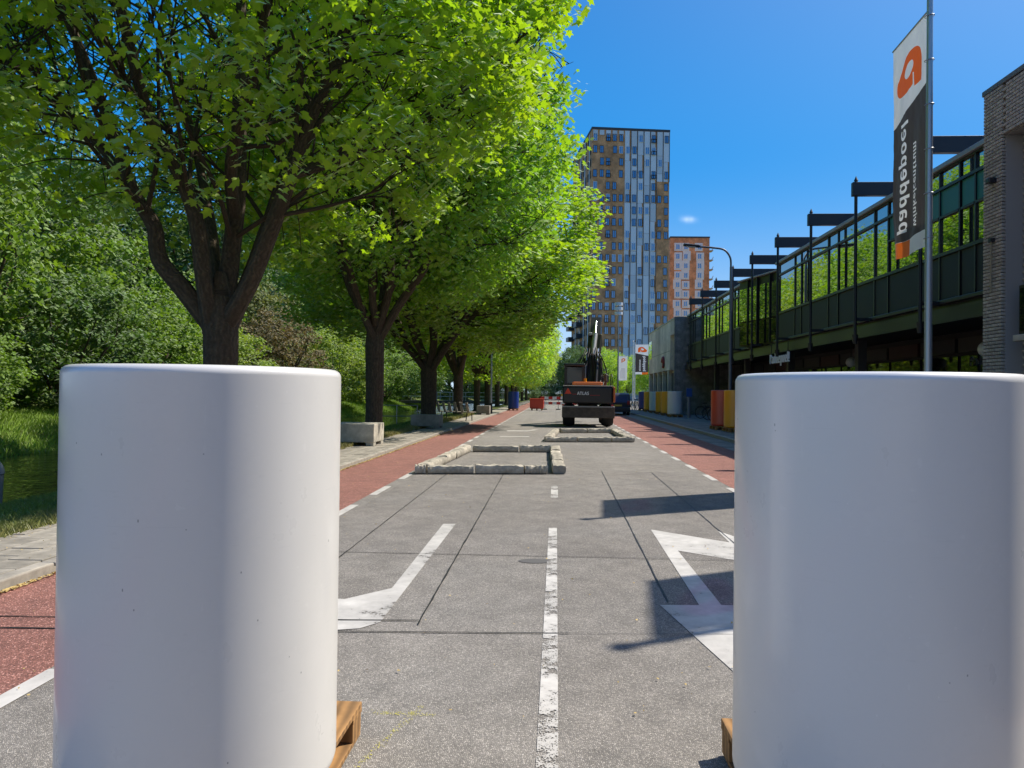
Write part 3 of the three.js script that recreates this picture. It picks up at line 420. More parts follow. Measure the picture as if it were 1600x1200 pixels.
// ------------------------------------------------------------------ white planters on pallets
function drumGeo(R, Hh) {
  const p = [], add = (x, y) => p.push(new THREE.Vector2(x, y));
  add(0.0001, 0.0); add(R - 0.07, 0);
  for (let k = 1; k <= 8; k++) { const a = -Math.PI / 2 + k / 8 * Math.PI / 2; add(R - 0.07 + 0.07 * Math.cos(a), 0.07 + 0.07 * Math.sin(a)); }
  for (let k = 1; k < 24; k++) add(R, mix(0.07, Hh - 0.028, k / 24));
  for (let k = 0; k <= 8; k++) { const a = k / 8 * Math.PI / 2; add(R - 0.028 + 0.028 * Math.cos(a), Hh - 0.028 + 0.028 * Math.sin(a)); }
  add(R - 0.06, Hh); for (let k = 1; k <= 5; k++) { const a = Math.PI / 2 + k / 5 * Math.PI / 2; add(R - 0.06 + 0.02 * Math.cos(a), Hh - 0.02 + 0.02 * Math.sin(a)); }
  add(R - 0.085, Hh - 0.35); add(0.0001, Hh - 0.35);
  return new THREE.LatheGeometry(p, 128);
}
const planterGeo = drumGeo(0.452, 1.417);
function palletParts(t) { // euro pallet: 0.8 across (x), 1.2 deep (z)
  const r = rng(8);
  for (let k = 0; k < 5; k++) { const w = k % 2 ? 0.1 : 0.145, x = -0.3275 + k * 0.16375; mesh('deck_board', rbx(x - w / 2, x + w / 2, 0.122, 0.144, -0.6, 0.6, 0.003, 1), M.wood, t); }
  for (const z of [-0.53, 0, 0.53]) mesh('cross_board', rbx(-0.4, 0.4, 0.1, 0.1215, z - 0.07, z + 0.07, 0.003, 1), M.wood, t);
  for (const z of [-0.53, 0, 0.53]) for (const x of [-0.345, 0, 0.345]) mesh('block', rbx(x - 0.052, x + 0.052, 0.0225, 0.0995, z - 0.065, z + 0.065, 0.004, 1), M.wood, t);
  for (const x of [-0.345, 0, 0.345]) mesh('bottom_board', rbx(x - 0.05, x + 0.05, 0.001, 0.022, -0.6, 0.6, 0.003, 1), M.wood, t);
}
const gloss = (r, g, b, cc = 0.5) => P({ color: lin(r, g, b), map: drumTex, roughness: 0.75, roughnessMap: rep(scuffRough, 3, 2), clearcoat: cc, clearcoatRoughness: 0.13 });
M.planterWhite = gloss(0.95, 0.93, 0.885);
const pallets = [[-1.225, -2.70, 0.0, 'wooden pallet under the white planter on the canal side of the centre line'], [1.10, -2.66, 0, 'wooden pallet under the white planter beside the two headed arrow']];
for (const [x, z, a, l] of pallets) palletParts(thing('pallet', l, 'pallet', [x, 0.011, z], a, 'pallets under the white planters'));
function planter(x, y, z, m, label, group, ry = 0, sy = 1) { const o = solo('cylindrical_planter', planterGeo, m, label, 'planter', group); o.position.set(x, y, z); o.rotation.y = ry; o.scale.y = sy; return o; }
planter(-1.215, 0.156, -2.626, M.planterWhite, 'tall glossy white cylindrical planter on the canal side of the centre line', 'white planters on pallets', 0.3);
planter(1.079, 0.156, -2.685, M.planterWhite, 'tall glossy white cylindrical planter beside the two headed arrow', 'white planters on pallets', 2.2);

// coloured planters on the shop pavement and beyond
const colour = { red: gloss(0.66, 0.075, 0.035, 0.3), yellow: gloss(0.92, 0.42, 0.02, 0.3), blue: gloss(0.012, 0.05, 0.30, 0.3), white: gloss(0.86, 0.86, 0.83, 0.3) };
const palletShare = {};
function pallet2(x, y, z, label, group) { let p; if (!palletShare.p) { p = palletShare.p = thing('pallet', label, 'pallet', [x, y, z], 0, group); palletParts(p); } else p = copy(palletShare.p, [x, y, z], 0, label, group); }
for (const [x, d, c, l] of [[6.66, 31.2, 'red', 'orange red cylindrical planter at the end of the pavement row'], [6.78, 29.4, 'yellow', 'yellow cylindrical planter between two red planters'], [6.93, 28.2, 'red', 'red cylindrical planter between yellow and blue planters'], [6.85, 26.9, 'blue', 'blue cylindrical planter beside the red one on the shop pavement']]) { pallet2(x, 0.118, -d, 'wooden pallet under the red, yellow and blue planters on the pavement', 'pallets under the coloured planters'); planter(x, 0.265, -d, colour[c], l, null, 0, c === 'blue' ? 0.93 : 1); }
for (const [x, d, c, l, g] of [[7.28, 47.6, 'white', 'pale white planter at the end of the row by the brick corner'], [7.3, 50.6, 'yellow', 'yellow planter next to the pale planter by the brick corner'], [7.3, 53.4, 'yellow', 'yellow planter between a yellow and a white one in the pavement row'], [7.3, 57.0, 'white', 'white planter standing between yellow planters in the pavement row'], [7.3, 60.5, 'yellow', 'yellow planter between white and blue planters'], [7.3, 64.5, 'blue', 'blue planter at the far end of the pavement row beside the bicycles']]) { pallet2(x, 0.118, -d, 'wooden pallet under the long row of planters on the pavement', 'pallets under the long planter row'); planter(x, 0.265, -d, colour[c], l); }
pallet2(-3.56, 0.011, -64, 'wooden pallet under the blue planter on the cycle lane'); planter(-3.56, 0.156, -64, colour.blue, 'blue cylindrical planter standing at the canal side cycle lane');
{ // long red trough on feet
  const t = thing('trough_planter', 'wide orange red trough planter standing across the road', 'planter', [-1.62, 0.006, -65.2]);
  mesh('tub', rbx(-0.6, 0.6, 0.13, 1.0, -0.35, 0.35, 0.14, 4), P({ color: lin(0.55, 0.05, 0.022), roughness: 0.45 }), t); mesh('rim', rbx(-0.615, 0.615, 0.93, 1.005, -0.365, 0.365, 0.03, 2), P({ color: lin(0.58, 0.055, 0.025), roughness: 0.45 }), t);
  for (const x of [-0.42, 0, 0.42]) for (const z of [-0.22, 0.22]) mesh('foot', rbx(x - 0.06, x + 0.06, 0, 0.135, z - 0.06, z + 0.06, 0.01, 1), M.wood, t);
}

// ------------------------------------------------------------------ loose kerbstones laid in two rectangles
{
  const r = rng(44);
  const stoneGeo = [0, 1, 2, 3].map(k => { const g = new THREE.BoxGeometry(0.24, 0.15, 1, 5, 3, 20).toNonIndexed(); const p = g.attributes.position; for (let i = 0; i < p.count; i++) { let x = p.getX(i), y = p.getY(i), z = p.getZ(i); const e = 0.10; const cx = Math.abs(x) > 0.119 && Math.abs(y) > 0.074; if (cx) { x *= 0.9; y *= 0.9; } const n = fbm(x * 9 + k * 7, y * 9 + z * 6, z * 7 + k, 3); p.setXYZ(i, x * (1 + 0.16 * n) + 0.016 * fbm(z * 5, k, y * 8), (y + 0.075) * (1 + 0.42 * fbm(x * 6, z * 5 + k * 3, 1)), z * (Math.abs(z) > 0.49 ? 1 - 0.012 * Math.abs(n) * 3 : 1)); } g.computeVertexNormals(); return uvMetres(g); });
  const lay_ = (a, b, parts, label, group) => { const L = Math.hypot(b[0] - a[0], b[1] - a[1]), tot = parts.reduce((s, q) => s + q, 0), ry = Math.atan2(b[0] - a[0], -(b[1] - a[1])); let s = 0; parts.forEach((q, i) => { const len = q / tot * L, m = (s + len / 2) / L; s += len; const o = solo('kerbstone', stoneGeo[(i + parts.length) % 4], M.granite[Math.floor(r() * 3)], label, 'kerbstone', group); o.position.set(mix(a[0], b[0], m) + 0.02 * (r() - 0.5), 0.012, -mix(a[1], b[1], m) + 0.02 * (r() - 0.5)); o.rotation.y = ry + 0.02 * (r() - 0.5); o.scale.set(1 + 0.12 * (r() - 0.5), 1 + 0.15 * (r() - 0.5), len - 0.03); }); };
  const l1 = 'rough grey kerbstone laid in the stone rectangle ahead of the short centre dash', g1 = 'kerbstones of the larger rectangle';
  lay_([-2.56, 13.86], [-0.14, 14.26], [0.25, 0.95, 1.0, 0.5], l1, g1); lay_([-2.44, 14.05], [-2.22, 19.1], [1, 0.9, 1.1, 1, 1.1], l1, g1); lay_([-2.08, 19.2], [-0.12, 19.45], [1.1, 0.75], l1, g1); lay_([-0.02, 19.6], [0.07, 14.18], [1.4, 1.3, 1.3, 1.3], l1, g1);
  const l2 = 'rough grey kerbstone laid in the stone rectangle behind the excavator', g2 = 'kerbstones of the rectangle by the excavator';
  lay_([-0.34, 23.45], [2.42, 23.98], [1, 1.05, 0.75], l2, g2); lay_([-0.22, 23.7], [0.02, 28.6], [1, 1.1, 1, 1, 0.9], l2, g2); lay_([0.15, 28.75], [2.15, 29.5], [1, 1], l2, g2); lay_([2.2, 29.4], [2.3, 24.1], [1.2, 1.3, 1.1, 1.2], l2, g2);
}

// ------------------------------------------------------------------ concrete blocks, bench, railing, bin on the canal side
function concreteBlock(label, x0, x1, d, depth, h, m, name = 'concrete_block') {
  const t = thing(name, label, 'concrete block', [(x0 + x1) / 2, 0.088, -d - depth / 2]), w = (x1 - x0) / 2, q = depth / 2;
  mesh('body', rbx(-w, w, 0.09, h, -q, q, 0.012, 2), m, t);
  for (const sx of [-1, 1]) for (const sz of [-1, 1]) mesh('foot', rbx(sx * (w - 0.11) - 0.1, sx * (w - 0.11) + 0.1, 0, 0.1, sz * (q - 0.16) - 0.14, sz * (q - 0.16) + 0.14, 0.008, 1), m, t);
}
const darkConc = S({ map: rep(concTex, 0.5), bumpMap: rep(concBump, 0.5), bumpScale: 0.004, roughness: 0.92, color: lin(0.8, 0.77, 0.70) });
concreteBlock('pale concrete block with forklift slots beside the kerb', -6.1, -4.64, 19.4, 1.15, 0.56, M.conc);
concreteBlock('weathered grey concrete block on the verge before the slatted bench', -5.5, -4.42, 28.9, 1.0, 0.52, darkConc);
concreteBlock('grey concrete block beyond the slatted bench near the lamppost', -4.95, -4.15, 47.8, 0.9, 0.56, darkConc);
{
  const t = thing('park_bench', 'wooden slatted bench on the canal bank between concrete blocks', 'bench', [-4.95, 0.08, -37.6], -0.45);
  for (let k = 0; k < 6; k++) mesh('slat', barBetween([-0.85 + k * 0.34, 0.42, 0.12], [-0.85 + k * 0.34, 0.92, 0.34], 0.14, 0.03), M.greyWood, t);
  for (let k = 0; k < 4; k++) mesh('seat_slat', rbx(-0.95, 0.95, 0.42, 0.455, -0.42 + k * 0.13, -0.31 + k * 0.13, 0.006, 1), M.greyWood, t);
  mesh('back_rail', barBetween([-0.95, 0.74, 0.235], [0.95, 0.74, 0.235], 0.03, 0.05), M.steelDark, t);
  for (const x of [-0.75, 0.75]) { mesh('leg', rod([x, 0, -0.36], [x, 0.42, -0.34], 0.025), M.steelDark, t); mesh('leg', rod([x, 0, 0.2], [x, 0.42, 0.08], 0.025), M.steelDark, t); }
  const f = thing('hoop_railing', 'thin metal railing standing at the water before the bench', 'railing', [-7.0, -0.1, -33.5], 0.25);
  for (const x of [-0.9, 0, 0.9]) mesh('post', rod([x, 0, 0], [x, 1.0, 0], 0.022), M.galv, f); for (const y of [0.5, 0.98]) mesh('rail', rod([-0.9, y, 0], [0.9, y, 0], 0.02), M.galv, f);
  const b = thing('litter_bin', 'grey rounded litter bin on the canal bank', 'bin', [-6.98, -0.22, -9.0]);
  mesh('body', at(new THREE.CylinderGeometry(0.22, 0.2, 0.62, 32), 0, 0.33, 0), plain(0.20, 0.21, 0.22, 0.5), b); mesh('lid', at(new THREE.SphereGeometry(0.23, 32, 12, 0, 6.283, 0, 1.57), 0, 0.65, 0), plain(0.24, 0.25, 0.26, 0.5), b); mesh('post', rod([0, -0.1, 0], [0, 0.05, 0], 0.05), M.steelDark, b);
}
{ // footbridge over the canal
  const t = thing('footbridge', 'low footbridge with pale railing crossing the canal behind the trees', 'bridge', [-12.6, 0.05, -92]);
  mesh('deck', bx(-6.4, 6.4, 0.05, 0.38, -1.4, 1.4), plain(0.10, 0.09, 0.08, 0.8), t);
  for (const z of [-1.3, 1.3]) { for (let k = 0; k < 9; k++) mesh('post', bx(-6.2 + k * 1.55 - 0.04, -6.2 + k * 1.55 + 0.04, 0.381, 1.4, z - 0.04, z + 0.04), M.galv, t); for (const y of [0.85, 1.35]) mesh('rail', bx(-6.3, 6.3, y, y + 0.07, z - 0.037, z + 0.037), M.poleWhite, t); }
  for (const x of [-3, 3]) mesh('pier', bx(x - 0.2, x + 0.2, -1.5, 0.049, -1.1, 1.1), plain(0.12, 0.11, 0.1, 0.9), t);
}

// ------------------------------------------------------------------ flags and lamps
function flagTexture() {
  const c = document.createElement('canvas'); c.width = 640; c.height = 1480; const x = c.getContext('2d');
  x.fillStyle = '#f4f4f2'; x.fillRect(0, 0, 640, 1480);
  x.fillStyle = '#463f3c'; x.beginPath(); x.moveTo(0, 430); x.lineTo(640, 560); x.lineTo(640, 1370); x.lineTo(0, 1370); x.closePath(); x.fill();
  x.fillStyle = '#f4f4f2'; x.fillRect(0, 1370, 640, 110); x.fillStyle = '#ff7a14'; x.fillRect(330, 1372, 310, 108);
  // orange emblem: an upright stem bending over into a round loop
  x.fillStyle = '#ff6a18'; x.beginPath(); x.moveTo(120, 385); x.lineTo(122, 235); x.quadraticCurveTo(130, 125, 290, 122); x.quadraticCurveTo(400, 122, 460, 205); x.lineTo(545, 262); x.quadraticCurveTo(600, 330, 520, 372); x.quadraticCurveTo(400, 405, 262, 360); x.lineTo(240, 385); x.closePath(); x.fill();
  x.fillStyle = '#f4f4f2'; x.beginPath(); x.ellipse(335, 240, 78, 46, 0.35, 0, 2 * Math.PI); x.fill(); x.beginPath(); x.moveTo(236, 390); x.lineTo(252, 285); x.lineTo(268, 285); x.lineTo(262, 390); x.closePath(); x.fill();
  x.fillStyle = '#ffffff'; x.save(); x.translate(490, 1330); x.rotate(-Math.PI / 2); x.font = 'bold 200px sans-serif'; const w1 = x.measureText('paddepoel').width || 800; x.scale(770 / w1, 1); x.fillText('paddepoel', 0, 0); x.restore();
  x.save(); x.translate(262, 1310); x.rotate(-Math.PI / 2); x.font = 'bold 118px sans-serif'; const w2 = x.measureText('winkelcentrum').width || 500; x.scale(560 / w2, 1); x.fillText('winkelcentrum', 0, 0); x.restore();
  const t = new THREE.CanvasTexture(c); t.colorSpace = THREE.SRGBColorSpace; return t;
}
const flagTex = flagTexture();
M.flag = P({ map: flagTex, roughness: 0.9, transmission: 0.28, thickness: 0, side: THREE.DoubleSide });
function flagCloth(w, h, seed) { // hangs from y = h to 0, pole at x = 0, cloth towards +x, waves across z
  const g = new THREE.PlaneGeometry(w, h, 40, 80); g.translate(w / 2, h / 2, 0); const p = g.attributes.position;
  for (let i = 0; i < p.count; i++) { const x = p.getX(i), y = p.getY(i), u = x / w, v = 1 - y / h; const a = smooth(0, 0.25, u) * (0.15 + 0.85 * v); p.setZ(i, a * (0.014 * Math.sin(x * 9 + y * 1.3 + seed) + 0.02 * Math.sin(x * 4.5 - y * 2.1 + seed * 2)) + 0.03 * fbm(x * 1.6, y * 0.7, seed) * (0.4 + v) + 0.012 * fbm(x * 9, y * 3, seed)); p.setX(i, x * (1 - 0.035 * v * u)); p.setY(i, y + 0.02 * Math.sin(x * 5 + seed) * (v > 0.9 ? 1 : 0) - 0.0 * u); }
  g.computeVertexNormals(); return g;
}
function flagpole(pos, ry, label, top = 7.75, m = M.galv, y0 = 3.77, y1 = 7.5) {
  const t = thing('flagpole', label, 'flagpole', pos, ry);
  mesh('pole', rod([0, 0, 0], [0, top, 0], 0.062, 0.045, 20), m, t); mesh('finial', at(new THREE.SphereGeometry(0.075, 20, 14), 0, top + 0.05, 0), M.dark, t);
  mesh('arm', rod([0.03, y1 + 0.01, 0], [1.56, y1 + 0.01, 0], 0.014), M.galv, t);
  const c = mesh('flag', flagCloth(1.47, y1 - y0, pos[2]), M.flag, t); c.position.set(0.062, y0, 0);
  for (let k = 0; k < 6; k++) { const y = mix(y0 + 0.12, y1 - 0.1, k / 5), q = mesh('ring', new THREE.TorusGeometry(0.068, 0.007, 6, 24), M.galv, t); q.rotation.set(Math.PI / 2 - 0.12, 0, 0); q.position.set(0.012, y, 0); }
  mesh('base_plate', at(new THREE.CylinderGeometry(0.13, 0.15, 0.12, 20), 0, 0.06, 0), M.steelDark, t); mesh('counterweight', at(new THREE.CylinderGeometry(0.02, 0.02, 0.22, 10), 0.09, y0 - 0.14, 0), M.galv, t);
  return t;
}
// the cloth points down the road, its printed face towards the shops
flagpole([5.82, 0.116, -12.4], Math.PI / 2 - 0.06, 'tall grey flagpole with long dark lettered banner and orange emblem');
flagpole([5.85, 0.116, -7.8], Math.PI / 2 - 0.10, 'flagpole with banner casting its shadow over the two headed arrow');
flagpole([8.9, 0.116, -88], -0.15, 'white flagpole with dark banner before the grey corner building', 7.3, M.poleWhite, 3.6, 7.0);
{ const t = thing('flagpole', 'white flagpole with white banner at the foot of the tower', 'flagpole', [7.0, 0.116, -88], -0.25); mesh('pole', rod([0, 0, 0], [0, 6.1, 0], 0.07, 0.06, 12), M.poleWhite, t);
  const c = document.createElement('canvas'); c.width = 128; c.height = 360; const x = c.getContext('2d'); x.fillStyle = '#f2f1ef'; x.fillRect(0, 0, 128, 360); x.strokeStyle = '#f0742a'; x.lineWidth = 15; x.beginPath(); x.moveTo(48, 95); x.lineTo(48, 50); x.quadraticCurveTo(70, 25, 90, 48); x.quadraticCurveTo(92, 72, 58, 74); x.stroke(); x.strokeStyle = '#b9aeb4'; x.lineWidth = 5; for (let k = 0; k < 5; k++) { x.beginPath(); x.moveTo(30 + k * 15, 330); x.quadraticCurveTo(20 + k * 20, 250, 45 + k * 10, 180); x.stroke(); }
  const tx = new THREE.CanvasTexture(c); tx.colorSpace = THREE.SRGBColorSpace; const f = mesh('flag', flagCloth(1.0, 2.75, 3), P({ map: tx, roughness: 0.9, transmission: 0.28, thickness: 0, side: THREE.DoubleSide }), t); f.position.set(0.07, 2.9, 0); mesh('arm', rod([0, 5.66, 0], [1.08, 5.66, 0], 0.02), M.poleWhite, t);
  const u = thing('flagpole', 'bare white flagpole next to the dark banner', 'flagpole', [8.55, 0.116, -86.5]); mesh('pole', rod([0, 0, 0], [0, 7.2, 0], 0.07, 0.05, 12), M.poleWhite, u); mesh('finial', at(new THREE.SphereGeometry(0.09, 12, 8), 0, 7.25, 0), M.poleWhite, u); }
{ // curved-arm street lamp by the shops
  const t = thing('street_lamp', 'tall street lamp with curved arm reaching over the road by the shops', 'street lamp', [7.46, 0.116, -33.5]);
  mesh('pole', rod([0, 0, 0], [0, 6.9, 0], 0.085, 0.055, 16), plain(0.16, 0.17, 0.19, 0.45, 0.4), t); mesh('arm', tubePath([[0, 6.85, 0], [-0.04, 7.3, 0], [-0.28, 7.62, 0], [-0.75, 7.72, 0], [-1.5, 7.78, 0]], 0.042, 32, 10), plain(0.10, 0.11, 0.12, 0.45, 0.4), t);
  const h = mesh('lamp_head', uvMetres(at(new RoundedBoxGeometry(0.72, 0.11, 0.26, 3, 0.05), -1.68, 7.82, 0, 0, 0, -0.1)), M.dark, t); mesh('lens', at(new THREE.BoxGeometry(0.4, 0.02, 0.18), -1.72, 7.755, 0, 0, 0, -0.1), plain(0.5, 0.5, 0.48, 0.3), h); mesh('base', at(new THREE.CylinderGeometry(0.11, 0.12, 0.9, 16), 0, 0.45, 0), plain(0.16, 0.17, 0.19, 0.5), t);
  const s = thing('street_lamp', 'slim grey lamppost beside the canal side cycle lane', 'street lamp', [-3.78 - 0.5, 0.085, -50.5]); mesh('pole', rod([0, 0, 0], [0, 6.2, 0], 0.07, 0.04, 12), M.galv, s); mesh('base', at(new THREE.CylinderGeometry(0.085, 0.1, 0.7, 12), 0, 0.35, 0), M.steelDark, s); mesh('lamp_head', rbx(-0.1, 0.32, 6.18, 6.27, -0.09, 0.09, 0.03, 2), M.galv, s);
  const k = thing('street_lamp', 'tall mast with stacked ring lamp heads before the tower', 'street lamp', [5.25, 0.01, -66]); mesh('pole', rod([0, 0, 0], [0, 9.2, 0], 0.07, 0.05, 12), plain(0.3, 0.31, 0.33, 0.45, 0.3), k); for (const y of [8.35, 8.75, 9.15]) mesh('ring_head', at(new THREE.CylinderGeometry(0.34, 0.34, 0.24, 24), 0, y, 0), plain(0.62, 0.63, 0.64, 0.4), k);
}

// ------------------------------------------------------------------ shopping centre
const font = await new FontLoader().loadAsync('fonts/droid/droid_sans_bold.typeface.json');
const fontR = await new FontLoader().loadAsync('fonts/droid/droid_sans_regular.typeface.json');
M.teal = plain(0.016, 0.14, 0.13, 0.45); M.panel = P({ color: lin(0.022, 0.026, 0.027), roughness: 0.55, specularIntensity: 0.5 }); M.fascia = plain(0.30, 0.31, 0.33, 0.45); M.frameDark = plain(0.014, 0.015, 0.018, 0.4);
{
  const t = thing('shopping_centre', 'long dark two storey shopping centre with mirrored window band and roof brackets', 'building', [9.0, 0, 0]);
  // local: x = 0 is the glass plane, +x inwards; z is the world's z
  for (const [a, b] of [[14.5, 32.0], [35.85, 53.3]]) {
    mesh('upper_storey', bx(0.12, 8, 3.72, 6.83, -b, -a), M.frameDark, t);
    mesh('roof_edge', rbx(-0.1, 0.6, 6.832, 6.95, -b, -a, 0.02, 1), M.fascia, t); mesh('ledge', rbx(-0.14, 0.11, 3.65, 3.75, -b, -a, 0.02, 1), M.frameDark, t);
    for (const [y0, y1] of [[6.36, 6.43], [4.80, 4.88], [6.79, 6.83]]) mesh('transom', bx(-0.03, 0.11, y0, y1, -b, -a), M.frameDark, t);
  }
  mesh('upper_storey', bx(0.4, 8, 3.72, 6.83, -35.84, -32.01), M.frameDark, t);
  const r = rng(66); let n = 0;
  const bay = (zs) => { // panes between consecutive mullions
    for (let i = 0; i < zs.length - 1; i++) { const a = zs[i] + 0.03, b = zs[i + 1] - 0.03, teal = b < 21.6;
      const glassAt = (name, y0, y1) => { const o = mesh(name, at(bx(-0.015, 0.015, y0, y1, -(b - a) / 2, (b - a) / 2), 0, 0, 0), M.mirrorGlass, t); o.position.set(0.045, 0, -(a + b) / 2); o.rotation.y = 0.012 * (r() - 0.5); };
      mesh('mullion', bx(-0.01, 0.1, 3.751, 6.789, -zs[i] - 0.029, -zs[i] + 0.029), M.frameDark, t);
      glassAt('clerestory_pane', 6.435, 6.785);
      if (teal) { mesh('teal_panel', bx(0.02, 0.06, 5.76, 6.355, -b, -a), M.teal, t); mesh('transom', bx(-0.02, 0.1, 5.70, 5.755, -b, -a), M.frameDark, t); glassAt('window_pane', 4.885, 5.695); }
      else glassAt('window_pane', 4.885, 6.355);
      mesh('spandrel_panel', bx(0.015, 0.06, 3.755, 4.795, -b, -a), M.panel, t); } };
  bay([14.6, 15.1, 17.1, 17.7]); for (const p of [17.75, 21.47, 25.2]) bay([p, p + 0.9, p + 3.68]); bay([28.92, 29.7, 31.95]);
  for (const p of [35.9, 39.6, 43.3, 47.0]) bay([p, p + 0.9, p + 3.65]); bay([50.75, 51.5, 53.2]);
  // posts with roof brackets
  for (const z of [18.4, 22.3, 26.15, 30.0, 33.85, 37.5, 41.4, 45.3, 49.1]) {
    const p = mesh('post', rod([-0.55, 3.1, -z], [-0.55, 7.62, -z], 0.045, 0.045, 10), M.steelDark, t); mesh('cap', at(new THREE.ConeGeometry(0.06, 0.14, 10), -0.55, 7.70, -z), M.steelDark, p);
    mesh('roof_bracket', rbx(-0.66, 2.6, 7.19, 7.58, -z - 0.08, -z + 0.08, 0.012, 1), M.steelDark, t);
    for (const y of [3.68]) mesh('strut', barBetween([-0.55, y, -z], [-0.06, y, -z], 0.06, 0.09), M.steelDark, t); mesh('foot', at(new THREE.CylinderGeometry(0.09, 0.055, 0.26, 10), -0.55, 3.12, -z), M.steelDark, t);
  }
  // angled entrance bay
  const b = new THREE.Group(); b.name = 'entrance_bay'; b.position.set(0.2, 0, -32.0); b.rotation.y = Math.atan2(-0.92, -3.8) + Math.PI; t.add(b); // local -z runs along the bay
  mesh('wall', bx(0.08, 1.9, 3.68, 6.66, -3.85, 0), M.frameDark, b); mesh('roof_edge', rbx(-0.05, 1.9, 6.661, 6.73, -3.9, 0.02, 0.02, 1), M.fascia, b);
  for (const [a, c] of [[0.13, 0.95], [1.05, 1.9], [2.15, 2.9], [3.0, 3.75]]) { mesh('window_pane', bx(0.03, 0.079, 4.82, 6.3, -c, -a), a > 1 ? M.mirrorGlass : P({ color: lin(0.12, 0.13, 0.14), metalness: 0.8, roughness: 0.05 }), b); mesh('mullion', bx(-0.02, 0.075, 3.72, 6.65, -a + 0.012, -a + 0.07), M.frameDark, b); mesh('spandrel_panel', bx(0.02, 0.079, 3.76, 4.75, -c, -a), M.darkGlass, b); }
  // soffit and recessed ground floor
  mesh('soffit', bx(-0.02, 8, 3.54, 3.649, -53.3, -14.5), M.frameDark, t); mesh('fascia_beam', bx(-0.2, -0.021, 3.2, 3.535, -53.3, -14.5), M.frameDark, t);
  mesh('shop_wall', bx(3.7, 8, 0.116, 3.539, -53.3, -14.5), plain(0.02, 0.02, 0.022, 0.6), t);
  for (let z = 15; z < 52; z += 2.5) { mesh('shop_window', bx(3.64, 3.699, 0.45, 2.8, -z - 2.3, -z), M.darkGlass, t); mesh('sill', rbx(3.52, 3.639, 0.32, 0.44, -z - 2.4, -z + 0.1, 0.01, 1), M.steelDark, t); mesh('sign_band', bx(3.55, 3.698, 2.9, 3.35, -z - 2.3, -z), [plain(0.05, 0.045, 0.04, 0.5), plain(0.03, 0.03, 0.035, 0.5), plain(0.06, 0.02, 0.02, 0.5)][n++ % 3], t); }
  for (const z of [17.75, 25.2, 32.6, 39.85, 47.3]) mesh('column', bx(0.6, 0.87, 0.117, 3.538, -z - 0.13, -z + 0.13), plain(0.05, 0.05, 0.055, 0.6), t);
}
{
  const t = thing('wall_sign', 'white lettered sign under the dark entrance bay', 'sign', [8.72, 2.78, -31.9], -Math.PI / 2);
  const g = new TextGeometry('Paddepoel!', { font: fontR, size: 0.37, depth: 0.05, curveSegments: 4 }); g.computeBoundingBox(); g.scale(2.6 / g.boundingBox.max.x, 1, 1);
  mesh('lettering', g, plain(0.85, 0.85, 0.85, 0.5), t); mesh('hanger', bx(0, 2.6, 0.40, 0.43, 0.0, 0.03), M.steelDark, t); for (const x of [0.2, 2.4]) mesh('rod', bx(x, x + 0.03, 0.431, 0.77, 0, 0.03), M.steelDark, t);
  for (const [x, y, d, R, l] of [[9.9, 2.62, 18.3, 0.185, 'pale globe lamp hanging under the arcade beside the brick pier'], [11.0, 2.77, 29.4, 0.185, 'pale globe lamp hanging under the arcade near the lettered sign'], [9.4, 2.35, 39.9, 0.17, 'pale globe lamp hanging in the arcade above the red planter'], [9.55, 2.35, 34.3, 0.17, 'pale globe lamp hanging in the arcade behind the street lamp']]) { const o = thing('globe_lamp', l, 'lamp', [x, y, -d]); mesh('globe', new THREE.SphereGeometry(R, 28, 18), plain(0.6, 0.61, 0.55, 0.35), o); mesh('rod', rod([0, R - 0.02, 0], [0, 3.545 - y, 0], 0.014), M.steelDark, o); }
}
